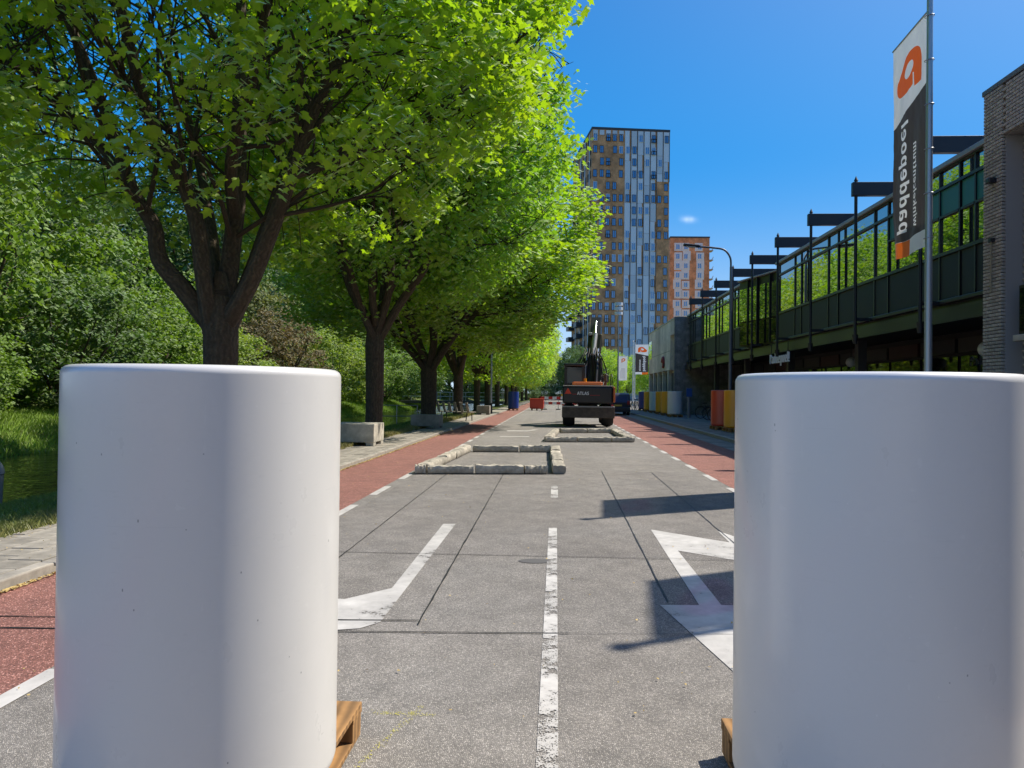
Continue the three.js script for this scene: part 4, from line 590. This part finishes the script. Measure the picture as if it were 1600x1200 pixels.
{ // brick pier building at the near end; it goes on beside and behind the camera
  const t = thing('brick_building', 'grey brick corner building with recessed bay beside the shopping centre', 'building', [7.87, 0, 0]);
  const mortar = plain(0.30, 0.29, 0.275, 0.95);
  mesh('core', bx(0.02, 6, 0.116, 7.06, -14.6, -14.0), mortar, t); mesh('recess_wall', bx(0.37, 6, 0.116, 6.15, -13.999, 22), mortar, t); mesh('lintel', bx(0.02, 6, 6.151, 7.06, -13.999, 22), mortar, t); mesh('coping', rbx(-0.05, 6, 7.061, 7.16, -14.66, 22, 0.015, 1), plain(0.10, 0.10, 0.105, 0.5), t);
  const bm = [0.85, 1.0, 1.15].map(k => S({ map: rep(concTex, 2.2), roughness: 0.92, color: lin(1.18 * k, 1.14 * k, 1.08 * k) })), bg = rbx(-0.05, 0.02, 0, 0.050, -0.092, 0.092, 0.005, 1), hg = rbx(-0.05, 0.02, 0, 0.050, -0.042, 0.042, 0.005, 1), r = rng(13);
  const rest = [], put = (x, y, z, half) => { const q = (half ? hg : bg).clone(); q.translate(x, y, z); rest.push(q); };
  let c = 0;
  for (let y = 0.13, row = 0; y < 7.0; y += 0.063, row++) { const zs = row % 2 ? [[-14.1], [-14.3], [-14.5]] : [[-14.05, 1], [-14.2], [-14.4], [-14.55, 1]];
    for (const [z, half] of zs) { if (y > 1.9 && c < 290) { c++; const o = mesh('brick', half ? hg : bg, bm[Math.floor(r() * 3)], t); o.position.set(0.004 * r(), y, z); } else put(0, y, z, half); } }
  for (let y = 6.16, row = 0; y < 7.0; y += 0.063, row++) for (let z = -13.9 + (row % 2) * 0.1; z < -10.5; z += 0.2) put(0, y, z);
  for (let y = 1.3, row = 0; y < 6.1; y += 0.063, row++) for (let z = -13.9 + (row % 2) * 0.1; z < -11.5; z += 0.2) put(0.35, y, z);
  const o = mesh('brick', merge(rest), bm[1], t); o.userData.kind = 'stuff';
  mesh('window_frame', bx(0.08, 0.295, 2.6, 3.44, -13.7, -10.5), M.frameDark, t); mesh('window_pane', bx(0.05, 0.079, 2.65, 3.38, -13.63, -10.5), M.darkGlass, t); mesh('window_sill', rbx(0.0, 0.295, 2.48, 2.59, -13.75, -10.5, 0.01, 1), M.kerb, t);
  mesh('downpipe', rod([-0.09, 3.4, -14.25], [-0.09, 4.35, -14.25], 0.018), plain(0.25, 0.22, 0.15, 0.6), t); mesh('bracket', bx(-0.12, -0.051, 4.3, 4.37, -14.3, -14.2), M.steelDark, t); mesh('spotlight', rbx(-0.18, -0.051, 5.35, 5.45, -14.3, -14.16, 0.02, 2), M.dark, t);
}
{ // pale corner building further along
  const t = thing('corner_building', 'pale grey two storey corner building with brick end wall beyond the shops', 'building', [8.13, 0, 0]);
  const pale = S({ map: rep(concTex, 0.12), roughness: 0.9, color: lin(1.75, 1.70, 1.60) }), endB = S({ map: rep(concTex, 0.9), roughness: 0.92, color: lin(0.62, 0.62, 0.64) });
  mesh('wall', bx(0.3, 10, 0.116, 6.74, -68.2, -53.7), pale, t); mesh('upper_wall', bx(0, 0.299, 3.25, 6.74, -68.2, -55.6), pale, t); mesh('upper_wall', bx(0, 0.299, 5.7, 6.74, -55.599, -53.7), pale, t); mesh('brick_end_wall', bx(-0.02, 10, 0.116, 6.85, -53.699, -53.35), endB, t); mesh('roof_edge', bx(-0.04, 10, 6.741, 6.83, -68.25, -53.7), M.fascia, t);
  for (let k = 0; k < 5; k++) { const z = 54.2 + k * 2.8; mesh('window_pane', bx(0.24, 0.29, 0.6, 3.05, -z - 2.27, -z), M.darkGlass, t); mesh('pier', bx(0.0, 0.298, 0.117, 3.249, -z - 2.6, -z - 2.3), pale, t); mesh('plinth', bx(0.1, 0.289, 0.117, 0.59, -z - 2.27, -z), plain(0.2, 0.2, 0.21, 0.8), t); }
  mesh('window_pane', bx(-0.03, -0.001, 4.5, 6.0, -67.9, -66.1), M.mirrorGlass, t); mesh('joint', bx(-0.008, -0.001, 4.6, 4.63, -65.6, -55.7), M.frameDark, t);
  const em = new THREE.Group(); em.name = 'emblem'; t.add(em); em.position.set(-0.06, 3.9, -58.8); mesh('disc', at(new THREE.TorusGeometry(0.37, 0.11, 8, 24, 4.4), 0, 0, 0, 0, Math.PI / 2, 0), plain(0.25, 0.02, 0.02, 0.5), em); mesh('stroke', barBetween([0, -0.26, 0.52], [0, 0.22, -0.18], 0.09, 0.18), plain(0.03, 0.02, 0.03, 0.5), em);
}
{ // sunlit pale block that closes the street behind the camera and throws its light back
  const t = thing('street_end_block', 'pale plastered block of flats closing the street', 'building', [0, 0, 27]);
  mesh('wall', bx(-24, 26, -0.1, 17.3, 0, 12), plain(0.72, 0.665, 0.57, 0.85), t); mesh('roof_edge', bx(-24.2, 26.2, 17.301, 17.7, -0.3, 12.2), M.fascia, t);
  for (let f = 0; f < 5; f++) for (let k = 0; k < 11; k++) { const x = -20 + k * 4; const w = mesh('window', bx(x, x + 1.7, 1.2 + f * 3.3, 2.8 + f * 3.3, -0.06, -0.01), M.white, t); mesh('pane', bx(x + 0.1, x + 1.6, 1.3 + f * 3.3, 2.7 + f * 3.3, -0.08, -0.061), M.paneBlue, w); }
}

// ------------------------------------------------------------------ towers
function frameGeo(w, h, b, d, mid) { const g = [bx(-w / 2, -w / 2 + b, 0, h, 0, d), bx(w / 2 - b, w / 2, 0, h, 0, d), bx(-w / 2 + b, w / 2 - b, 0, b, 0, d), bx(-w / 2 + b, w / 2 - b, h - b, h, 0, d)]; if (mid) g.push(bx(-b / 2, b / 2, b, h - b, 0, d * 0.9)); return merge(g); }
{
  const t = thing('apartment_tower', 'tall brown brick apartment tower with pale vertical panel stripes and blue windows', 'building', [8.65, 0, -200], 8.3 * D2R);
  // local: front plane z = 0 faces the road, x 0..20.6; side plane x = 0 runs back to z = -29.5
  const FH = 3.15, N = 22, top = 70.9, colW = 20.6 / 12;
  mesh('wall', bx(0, 20.6, 0, top - 0.6, -29.5, 0), M.brickTower, t); mesh('roof_edge', bx(-0.12, 20.72, top - 0.599, top, -29.6, 0.12), plain(0.05, 0.05, 0.055, 0.6), t);
  const pale = [0.9, 1.0, 1.1].map(k => plain(0.66 * k, 0.65 * k, 0.68 * k, 0.45)), trimW = plain(0.66, 0.67, 0.70, 0.5), trimD = plain(0.10, 0.075, 0.05, 0.6), winG = frameGeo(1.02, 1.95, 0.1, 0.14, true), paneG = bx(-0.42, 0.42, 0.09, 1.86, 0.02, 0.06), r = rng(21);
  const rail = frameGeo(1.3, 1.05, 0.05, 0.25, true);
  const rowsW = [[0, 2, 3, 4, 7, 9, 11], [0, 1, 3, 4, 5, 6, 8, 9], [1, 2, 4, 6, 8, 10], [0, 1, 2, 4, 6, 7, 9, 11], [0, 2, 3, 5, 7, 9, 11], [0, 1, 2, 3, 4, 5, 6, 8, 9, 10, 11], [1, 2, 3, 4, 6, 7, 8, 11], [0, 1, 2, 3, 4, 6, 7, 10, 11], [0, 2, 3, 5, 7, 9, 10, 11]];
  const whiteOnes = new Set(['0,0', '1,4', '4,0', '5,0', '5,2', '6,2', '7,1', '10,3', '10,4', '12,3', '14,2']);
  for (let f = 0; f < N; f++) {
    const y = top - 1.0 - (f + 1) * FH + 0.55; if (y < 0.4) break;
    const cols = f < 9 ? rowsW[f] : f < 14 ? rowsW[(f * 4 + 1) % 9] : [0, 1, 2, 3, 4, 10, 11].concat(rowsW[(f * 2) % 9].filter(c => c > 4 && c < 10));
    for (const c of cols) { const x = (c + 0.5) * colW, stripe = c > 4 && !(c > 9 && f > 3), w = mesh('window', winG, whiteOnes.has(`${f},${c}`) || (stripe && r() < 0.5) ? trimW : trimD, t); w.position.set(x + (stripe ? 0.05 : 0.18 * (r() - 0.5)), y, stripe ? 0.1 : 0.02); mesh('pane', paneG, M.paneBlue, w); if (c === 2 && f % 3 !== 1 || c === 9 && f < 4 && f !== 2) { const q = mesh('balcony_rail', rail, M.frameDark, t); q.position.set(x, y - 0.1, stripe ? 0.25 : 0.18); } }
  }
  for (let c = 5; c < 12; c++) { let y = top - 0.7; const end = c > 9 ? top - 13.8 : 0.5; let k = c; while (y > end + 1) { const h = Math.min(y - end, FH * (1.5 + (k % 3) * 0.5)); const o = mesh('facade_panel', bx((c + 0.07) * colW, (c + 0.93) * colW - (k % 4 === 1 ? 0.3 : 0), y - h + 0.06, y, 0.01, 0.1), pale[k % 3], t); y -= h; k += 2; } mesh('fin', bx((c + 0.96) * colW, (c + 1.02) * colW, end, top - 0.7, 0.0, 0.2), trimD, t); }
  for (let c = 0; c < 5; c++) mesh('facade_panel', bx((c + 0.15) * colW, (c + 0.85) * colW, top - 2.0, top - 0.75, 0.01, 0.08), pale[c % 3], t);
  // side facade: windows and pale strips, balconies low down
  for (let c = 0; c < 9; c++) { const z = -1.8 - c * 3.2; if (c % 2 === 0) mesh('facade_panel', bx(-0.1, -0.01, 1, top - 1, z - 1.9, z - 1.2), pale[c % 3], t); for (let f = 0; f < N; f++) { const y = top - 1 - (f + 1) * FH + 0.55; if (y < 0.4 || (f * 5 + c * 3) % 4 === 0) continue; const w = mesh('side_window', winG, trimD, t); w.rotation.y = -Math.PI / 2; w.position.set(-0.02, y, z); mesh('pane', paneG, M.paneBlue, w); } }
  const bal = mergeGeometries([bx(-1.7, -0.13, 0, 0.18, -2.3, 2.3), bx(-1.72, -1.66, 0.18, 1.2, -2.3, 2.3), bx(-1.66, -0.13, 0.18, 1.2, -2.32, -2.26), bx(-1.66, -0.13, 0.18, 1.2, 2.26, 2.32)]), balM = plain(0.022, 0.024, 0.03, 0.45);
  for (let f = 0; f < 9; f++) for (const z of [-27, -14]) { const o = mesh('balcony', bal, balM, t); o.position.set(0, 0.9 + f * FH, z); }
}
{
  const t = thing('apartment_block', 'orange brick apartment block with white framed windows and curved balconies', 'building', [36.3, 0, -250], 2 * D2R);
  const top = 52.5, W = 12.6; mesh('wall', bx(0, W, 0, top - 0.5, -16, 0), M.brickOrange, t); mesh('roof_edge', bx(-0.1, W + 0.1, top - 0.499, top, -16.1, 0.1), plain(0.06, 0.06, 0.06, 0.6), t); mesh('roof_unit', bx(8, 9.6, top, top + 0.9, -8, -5), plain(0.3, 0.3, 0.3, 0.6), t);
  const pm = plain(0.80, 0.79, 0.77, 0.55), wg = frameGeo(1.3, 1.75, 0.12, 0.12, true), pg = bx(-0.53, 0.53, 0.11, 1.64, 0.02, 0.06), r = rng(5), xs = [2.4, 5.0, 9.4];
  for (let f = 0; f < 16; f++) for (let c = 0; c < 3; c++) { const y = top - 1.6 - (f + 1) * 3.07 + 0.4; if (y < 1) continue; const x = xs[c], s = (r() - 0.5) * 0.7; mesh('white_panel', bx(x - 1.25 + s, x + 1.25 + s, y - 0.45, y + 2.15 + (r() < 0.35 ? 0.45 : 0), 0.01, 0.07), pm, t); const w = mesh('window', wg, pm, t); w.position.set(x, y, 0.08); mesh('pane', pg, M.paneBlue, w); }
  for (let f = 0; f < 14; f++) { const g = new THREE.TorusGeometry(1.15, 0.1, 6, 14, 1.7); const o = mesh('balcony', merge([at(g, 0, 1.1, 0, 0, 0, -1.75), bx(-0.2, 1.15, -0.1, 0.14, -3, 0.05)]), plain(0.35, 0.34, 0.33, 0.6), t); o.position.set(W + 0.2, top - 4.4 - f * 3.07, -0.6); }
  const far = thing('low_building', 'low pale building behind the young trees', 'building', [14, 0, -165]); mesh('wall', bx(-12, 14, 0, 6, -10, 0), plain(0.35, 0.36, 0.38, 0.8), far); mesh('roof_edge', bx(-12.2, 14.2, 6.001, 6.4, -10.2, 0.2), M.fascia, far); for (let k = 0; k < 8; k++) mesh('window_pane', bx(-11 + k * 3, -8.8 + k * 3, 1.2, 3.4, 0.01, 0.06), M.paneBlue, far);
}

// ------------------------------------------------------------------ excavator (rear towards the camera)
{
  const t = thing('wheeled_excavator', 'black and orange wheeled excavator seen from behind with raised boom', 'excavator', [1.42, 0.01, -33.9], -0.02);
  const orange = P({ color: lin(0.62, 0.15, 0.03), roughness: 0.4, clearcoat: 0.3 }), blackP = P({ color: lin(0.012, 0.013, 0.016), roughness: 0.35 }), steel = S({ map: rep(dirtTex, 1.1), color: lin(0.16, 0.13, 0.105), roughness: 0.7 }), glass = P({ color: lin(0.05, 0.07, 0.08), metalness: 0.3, roughness: 0.05 });
  const tyre = new THREE.TorusGeometry(0.35, 0.16, 14, 36); tyre.rotateY(Math.PI / 2); tyre.scale(1.75, 1, 1);
  for (const z of [-0.95, -3.5]) for (const x of [-0.86, 0.86]) { const w = new THREE.Group(); w.name = 'wheel'; w.position.set(x, 0.51, z); t.add(w); mesh('tyre', tyre, M.rubber, w); mesh('tyre_wall', at(new THREE.CylinderGeometry(0.44, 0.44, 0.5, 30), 0, 0, 0, 0, 0, Math.PI / 2), M.rubber, w); mesh('rim', at(new THREE.CylinderGeometry(0.24, 0.24, 0.54, 20), 0, 0, 0, 0, 0, Math.PI / 2), plain(0.3, 0.08, 0.02, 0.6), w); }
  mesh('chassis', rbx(-0.42, 0.42, 0.5, 1.0, -4.2, -0.35, 0.05, 2), steel, t); mesh('axle', rod([-0.8, 0.51, -0.95], [0.8, 0.51, -0.95], 0.1), steel, t); mesh('axle', rod([-0.8, 0.51, -3.5], [0.8, 0.51, -3.5], 0.1), steel, t);
  mesh('blade', rbx(-1.16, 1.16, 0.40, 0.88, -0.30, -0.14, 0.03, 2), steel, t); mesh('blade_lip', rbx(-1.16, 1.16, 0.86, 0.93, -0.42, -0.145, 0.02, 1), plain(0.35, 0.33, 0.3, 0.6), t);
  mesh('turntable', at(new THREE.CylinderGeometry(0.62, 0.62, 0.16, 32), 0, 1.07, -2.1), M.dark, t); mesh('platform', rbx(-1.12, 1.12, 1.08, 1.28, -3.6, -0.35, 0.04, 2), M.dark, t);
  const cw = mesh('counterweight', rbx(-1.14, 1.08, 1.04, 1.80, -1.0, 0, 0.09, 4), blackP, t); mesh('edge_trim', rbx(-1.12, 1.1, 1.80, 1.835, -1.0, 0.01, 0.01, 1), plain(0.5, 0.45, 0.4, 0.5), cw);
  const tri = new THREE.Shape([new THREE.Vector2(-0.15, 0), new THREE.Vector2(0.15, 0), new THREE.Vector2(0, 0.27)]); mesh('warning_triangle', at(new THREE.ExtrudeGeometry(tri, { depth: 0.01, bevelEnabled: false }), -0.9, 1.46, 0.002), plain(0.75, 0.06, 0.02, 0.5), cw);
  const txt = new TextGeometry('ATLAS', { font, size: 0.14, depth: 0.008, curveSegments: 3 }); txt.computeBoundingBox(); mesh('lettering', at(txt.scale(0.52 / txt.boundingBox.max.x, 1, 1), -0.5, 1.42, 0.002), M.white, cw);
  mesh('stripe', bx(-0.72, -0.52, 1.44, 1.455, 0.001, 0.008), plain(0.5, 0.02, 0.02, 0.5), cw); mesh('stripe', bx(0.06, 0.5, 1.40, 1.415, 0.001, 0.008), plain(0.5, 0.02, 0.02, 0.5), cw);
  mesh('side_cover', rbx(1.085, 1.17, 1.1, 1.78, -3.2, -0.05, 0.03, 2), orange, t); mesh('hood', rbx(-0.72, 0.62, 1.84, 2.0, -1.9, -0.25, 0.06, 3), orange, t); mesh('engine_cover', rbx(-0.1, 1.08, 1.28, 1.83, -3.4, -1.01, 0.05, 2), orange, t);
  const cab = new THREE.Group(); cab.name = 'cab'; t.add(cab);
  for (const [x, z] of [[-1.02, -1.5], [-0.22, -1.5], [-1.0, -3.2], [-0.22, -3.2]]) mesh('pillar', bx(x - 0.06, x + 0.06, 1.281, 2.72, z - 0.06, z + 0.06), blackP, cab);
  mesh('roof', rbx(-1.1, -0.14, 2.721, 2.86, -3.35, -1.38, 0.05, 2), blackP, cab); mesh('rear_window', bx(-0.96, -0.28, 1.95, 2.68, -1.52, -1.49), glass, cab); mesh('side_window', bx(-1.05, -1.02, 1.8, 2.68, -3.13, -1.57), glass, cab); mesh('side_window', bx(-0.25, -0.22, 1.9, 2.68, -3.13, -1.57), glass, cab); mesh('lower_panel', bx(-1.0, -0.25, 1.281, 1.949, -3.1, -1.45), blackP, cab); mesh('front_window', bx(-0.96, -0.28, 1.5, 2.68, -3.22, -3.19), glass, cab);
  const boomM = S({ map: rep(dirtTex, 1.3), color: lin(0.030, 0.028, 0.027), roughness: 0.45 });
  mesh('boom', merge([barBetween([0.18, 1.6, -2.2], [0.26, 3.05, -2.7], 0.86, 0.6), barBetween([0.22, 2.75, -2.62], [0.38, 4.2, -3.42], 0.60, 0.52), barBetween([0.36, 4.0, -3.33], [0.44, 5.1, -4.2], 0.48, 0.44)]), boomM, t);
  mesh('stick', barBetween([0.42, 5.1, -4.2], [0.5, 2.4, -7.0], 0.28, 0.34), boomM, t); mesh('bucket', rbx(0.0, 1.0, 1.6, 2.4, -7.6, -6.9, 0.12, 3), steel, t);
  for (const x of [-0.16, 0.36]) { const c = mesh('boom_cylinder', rod([x, 1.9, -1.75], [x + 0.08, 3.0, -2.3], 0.085), M.dark, t); mesh('piston_rod', rod([x + 0.08, 3.0, -2.3], [x + 0.14, 3.6, -2.75], 0.05), M.chrome, c); }
  const sc = mesh('stick_cylinder', rod([0.24, 3.3, -2.55], [0.36, 4.35, -3.1], 0.12), plain(0.45, 0.44, 0.42, 0.45, 0.3), t); mesh('piston_rod', rod([0.36, 4.35, -3.1], [0.42, 5.0, -3.75], 0.055), M.chrome, sc);
  for (let k = 0; k < 9; k++) { const x = -0.5 + k * 0.14; mesh('hose', tubePath([[x * 1.1, 1.85, -1.7], [x * 1.5 - 0.05, 2.5, -1.95 - 0.05 * k], [x * 0.9 + 0.05, 3.05 + 0.1 * (k % 3), -2.2], [x * 0.5 + 0.15, 3.5 + 0.2 * (k % 2), -2.7]], 0.028, 20, 6), M.black, t); }
  mesh('work_light', rbx(0.05, 0.2, 4.28, 4.42, -3.2, -3.08, 0.03, 2), plain(0.5, 0.5, 0.48, 0.3), t); mesh('work_light', rbx(0.55, 0.7, 4.2, 4.34, -3.3, -3.18, 0.03, 2), plain(0.3, 0.25, 0.15, 0.3), t);
  const be = mesh('beacon', at(new THREE.CylinderGeometry(0.06, 0.07, 0.16, 14), -0.14, 2.08, -0.6), plain(0.7, 0.33, 0.01, 0.3), t); mesh('beacon_mast', rod([-0.14, 2.1, -0.6], [-0.14, 2.75, -0.6], 0.012), M.galv, be);
  mesh('mirror_arm', tubePath([[0.62, 1.84, -2.2], [0.75, 2.4, -2.1], [0.98, 2.3, -2.1]], 0.03, 16, 6), M.dark, t); mesh('mirror', rbx(0.72, 0.98, 2.0, 2.32, -2.15, -2.08, 0.03, 2), glass, t); mesh('handrail', tubePath([[1.05, 1.84, -0.5], [1.05, 2.25, -0.5], [1.05, 2.25, -1.8], [1.05, 1.84, -1.8]], 0.02, 30, 6), M.dark, t); mesh('exhaust', rod([0.8, 1.8, -1.5], [0.8, 2.35, -1.5], 0.06), steel, t);
  for (const x of [-1.12, 1.06]) mesh('rear_light', bx(x - 0.05, x + 0.05, 0.94, 1.0, -0.2, -0.15), plain(0.5, 0.02, 0.02, 0.3), t);
}

// ------------------------------------------------------------------ barrier, car, bicycles, small things
{
  const t = thing('road_barrier', 'red and white striped road barrier closing the far street', 'barrier', [0.2, 0.01, -69]);
  const red = plain(0.6, 0.03, 0.02, 0.5); for (const y of [0.45, 0.92]) for (let k = 0; k < 9; k++) mesh('board_stripe', bx(-1.6 + k * 0.36, -1.242 + k * 0.36, y, y + 0.24, -0.02, 0.02), k % 2 ? M.white : red, t);
  for (const x of [-1.2, 0, 1.2]) { mesh('post', bx(x - 0.03, x + 0.03, 0.06, 1.2, -0.06, -0.021), M.galv, t); mesh('foot', rbx(x - 0.2, x + 0.2, 0, 0.06, -0.4, 0.35, 0.02, 1), M.rubber, t); }
  const l = mesh('warning_lamp', at(new THREE.CylinderGeometry(0.09, 0.09, 0.06, 16), 0.3, 1.32, 0, Math.PI / 2), plain(0.7, 0.4, 0.02, 0.3), t);
  mesh('lamp_bracket', bx(0.28, 0.32, 1.16, 1.25, -0.02, 0.02), M.galv, l);
}
{
  const t = thing('parked_car', 'dark hatchback parked at the kerb by the shops seen from behind', 'car', [4.28, 0.01, -53.4], 0.01);
  const paint = P({ color: lin(0.010, 0.009, 0.014), roughness: 0.5, clearcoat: 0.2, clearcoatRoughness: 0.2 }), gl = P({ color: lin(0.03, 0.02, 0.04), roughness: 0.15 });
  const s = new THREE.Shape(); s.moveTo(0, 0.28); s.lineTo(0.02, 0.85); s.lineTo(0.38, 1.38); s.quadraticCurveTo(0.55, 1.47, 0.9, 1.48); s.lineTo(1.9, 1.44); s.quadraticCurveTo(2.2, 1.4, 2.75, 0.98); s.lineTo(3.7, 0.82); s.quadraticCurveTo(3.95, 0.75, 3.95, 0.3); s.closePath();
  const bg = new THREE.ExtrudeGeometry(s, { depth: 1.5, bevelEnabled: true, bevelSize: 0.06, bevelThickness: 0.09, bevelSegments: 3 }); bg.translate(0, 0, -0.75); bg.rotateY(Math.PI / 2); mesh('body', bg, paint, t); // length runs to -z
  mesh('rear_window', uvMetres(at(new THREE.BoxGeometry(1.25, 0.5, 0.02), 0, 1.1, -0.12, -0.6, 0, 0)), gl, t); mesh('bumper', rbx(-0.84, 0.84, 0.3, 0.58, -0.15, 0.1, 0.06, 3), plain(0.03, 0.03, 0.035, 0.5), t); mesh('number_plate', bx(-0.26, 0.26, 0.62, 0.73, 0.04, 0.075), plain(0.55, 0.4, 0.06, 0.5), t);
  for (const x of [-0.72, 0.72]) { mesh('tail_light', rbx(x - 0.1, x + 0.1, 0.72, 1.0, -0.05, 0.075, 0.03, 2), plain(0.28, 0.01, 0.012, 0.25), t); for (const z of [-0.72, -3.2]) { const w = mesh('wheel', at(new THREE.CylinderGeometry(0.31, 0.31, 0.2, 24), x * 1.05, 0.31, z, 0, 0, Math.PI / 2), M.rubber, t); mesh('rim', at(new THREE.CylinderGeometry(0.19, 0.19, 0.21, 16), x * 1.05, 0.31, z, 0, 0, Math.PI / 2), M.galv, w); } mesh('mirror', rbx(x * 1.32 - 0.1, x * 1.32 + 0.1, 0.95, 1.08, -2.5, -2.4, 0.03, 2), paint, t); }
}
{
  const makeBike = (label, group, col, pos, ry) => {
    const t = thing('bicycle', label, 'bicycle', pos, ry, group); const fm = plain(...col, 0.4);
    for (const x of [-0.53, 0.53]) { const w = new THREE.Group(); w.name = 'wheel'; w.position.set(x, 0.345, 0); t.add(w); mesh('tyre', new THREE.TorusGeometry(0.33, 0.02, 6, 28), M.rubber, w); const sp = []; for (let k = 0; k < 8; k++) sp.push(at(new THREE.BoxGeometry(0.62, 0.006, 0.006), 0, 0, 0, 0, 0, k * Math.PI / 8)); mesh('spokes', merge(sp), M.galv, w); }
    mesh('frame', merge([rod([-0.53, 0.345, 0.03], [-0.12, 0.3, 0.03], 0.014), rod([-0.12, 0.3, 0], [-0.28, 0.82, 0], 0.018), rod([-0.12, 0.3, 0], [0.36, 0.74, 0], 0.02), rod([-0.24, 0.7, 0], [0.35, 0.78, 0], 0.018), rod([-0.53, 0.345, 0.03], [-0.26, 0.74, 0.02], 0.012)]), fm, t); mesh('fork', rod([0.53, 0.345, 0], [0.33, 0.92, 0], 0.016), fm, t);
    mesh('handlebar', tubePath([[0.16, 1.02, -0.28], [0.3, 1.05, -0.14], [0.33, 0.98, 0], [0.3, 1.05, 0.14], [0.16, 1.02, 0.28]], 0.014, 20, 6), M.galv, t); mesh('saddle', rbx(-0.42, -0.17, 0.86, 0.93, -0.09, 0.09, 0.03, 2), M.black, t); mesh('carrier', rbx(-0.78, -0.36, 0.7, 0.72, -0.07, 0.07, 0.008, 1), M.steelDark, t); for (const x of [-0.53, 0.53]) mesh('mudguard', at(new THREE.TorusGeometry(0.37, 0.018, 4, 20, 2.4), x, 0.345, 0, 0, 0, 0.5), fm, t);
    mesh('crank', at(new THREE.CylinderGeometry(0.09, 0.09, 0.02, 16), -0.12, 0.3, 0.05, Math.PI / 2), M.steelDark, t); return t;
  };
  const gA = 'bicycles parked under the arcade', lA = 'dark bicycle parked under the arcade beside the red planter';
  const b0 = makeBike(lA, gA, [0.03, 0.03, 0.035], [8.5, 0.117, -37.2], 0.25); [[9.1, 38.4, 0.2], [8.6, 39.7, -0.15], [9.3, 41, 0.3], [8.8, 42.3, 0.1], [9.5, 43.8, -0.2], [8.9, 45.2, 0.2]].forEach(([x, d, a]) => copy(b0, [x, 0.117, -d], a));
  const gB = 'bicycles by the corner building', lB = 'dark bicycle parked beyond the blue planter'; [[6.4, 66.5, 1.2], [6.9, 67.5, 1.35], [7.3, 68.5, 1.1], [6.2, 69.5, 1.3]].forEach(([x, d, a]) => copy(b0, [x, 0.117, -d], a, lB, gB));
  const m = thing('sign_post', 'small blue sign on a short grey post beside the pale planter', 'sign', [7.95, 0.116, -46.6]); mesh('post', rod([0, 0, 0], [0, 1.5, 0], 0.09, 0.09, 14), plain(0.22, 0.22, 0.24, 0.6), m); mesh('sign_plate', rbx(-0.17, 0.17, 1.25, 1.75, 0.095, 0.115, 0.01, 1), plain(0.015, 0.08, 0.32, 0.4), m);
  // yellow spray mark beside the pallet
  const sp = [], r = rng(33); const spot = (x, d, s) => { const q = new THREE.CircleGeometry(s, 5); q.rotateX(-Math.PI / 2); q.translate(x, 0.0030 + 0.0004 * (sp.length % 5), -d); sp.push(q); }; for (let k = 0; k < 420; k++) { const u = r(), seg = r() < 0.6; const x = seg ? mix(-0.80, -0.62, u) : mix(-0.84, -0.55, u), d = seg ? mix(2.95, 3.65, u) : 3.55 + 0.02 * (r() - 0.5); spot(x + 0.022 * (r() + r() - 1), d + 0.022 * (r() + r() - 1), 0.0012 + 0.003 * r() * r()); }
  solo('spray_mark', merge(sp), plain(0.55, 0.50, 0.06, 0.8), 'faint yellow spray paint mark on the asphalt beside the pallet', 'paint mark');
}

renderer.render(scene, camera);
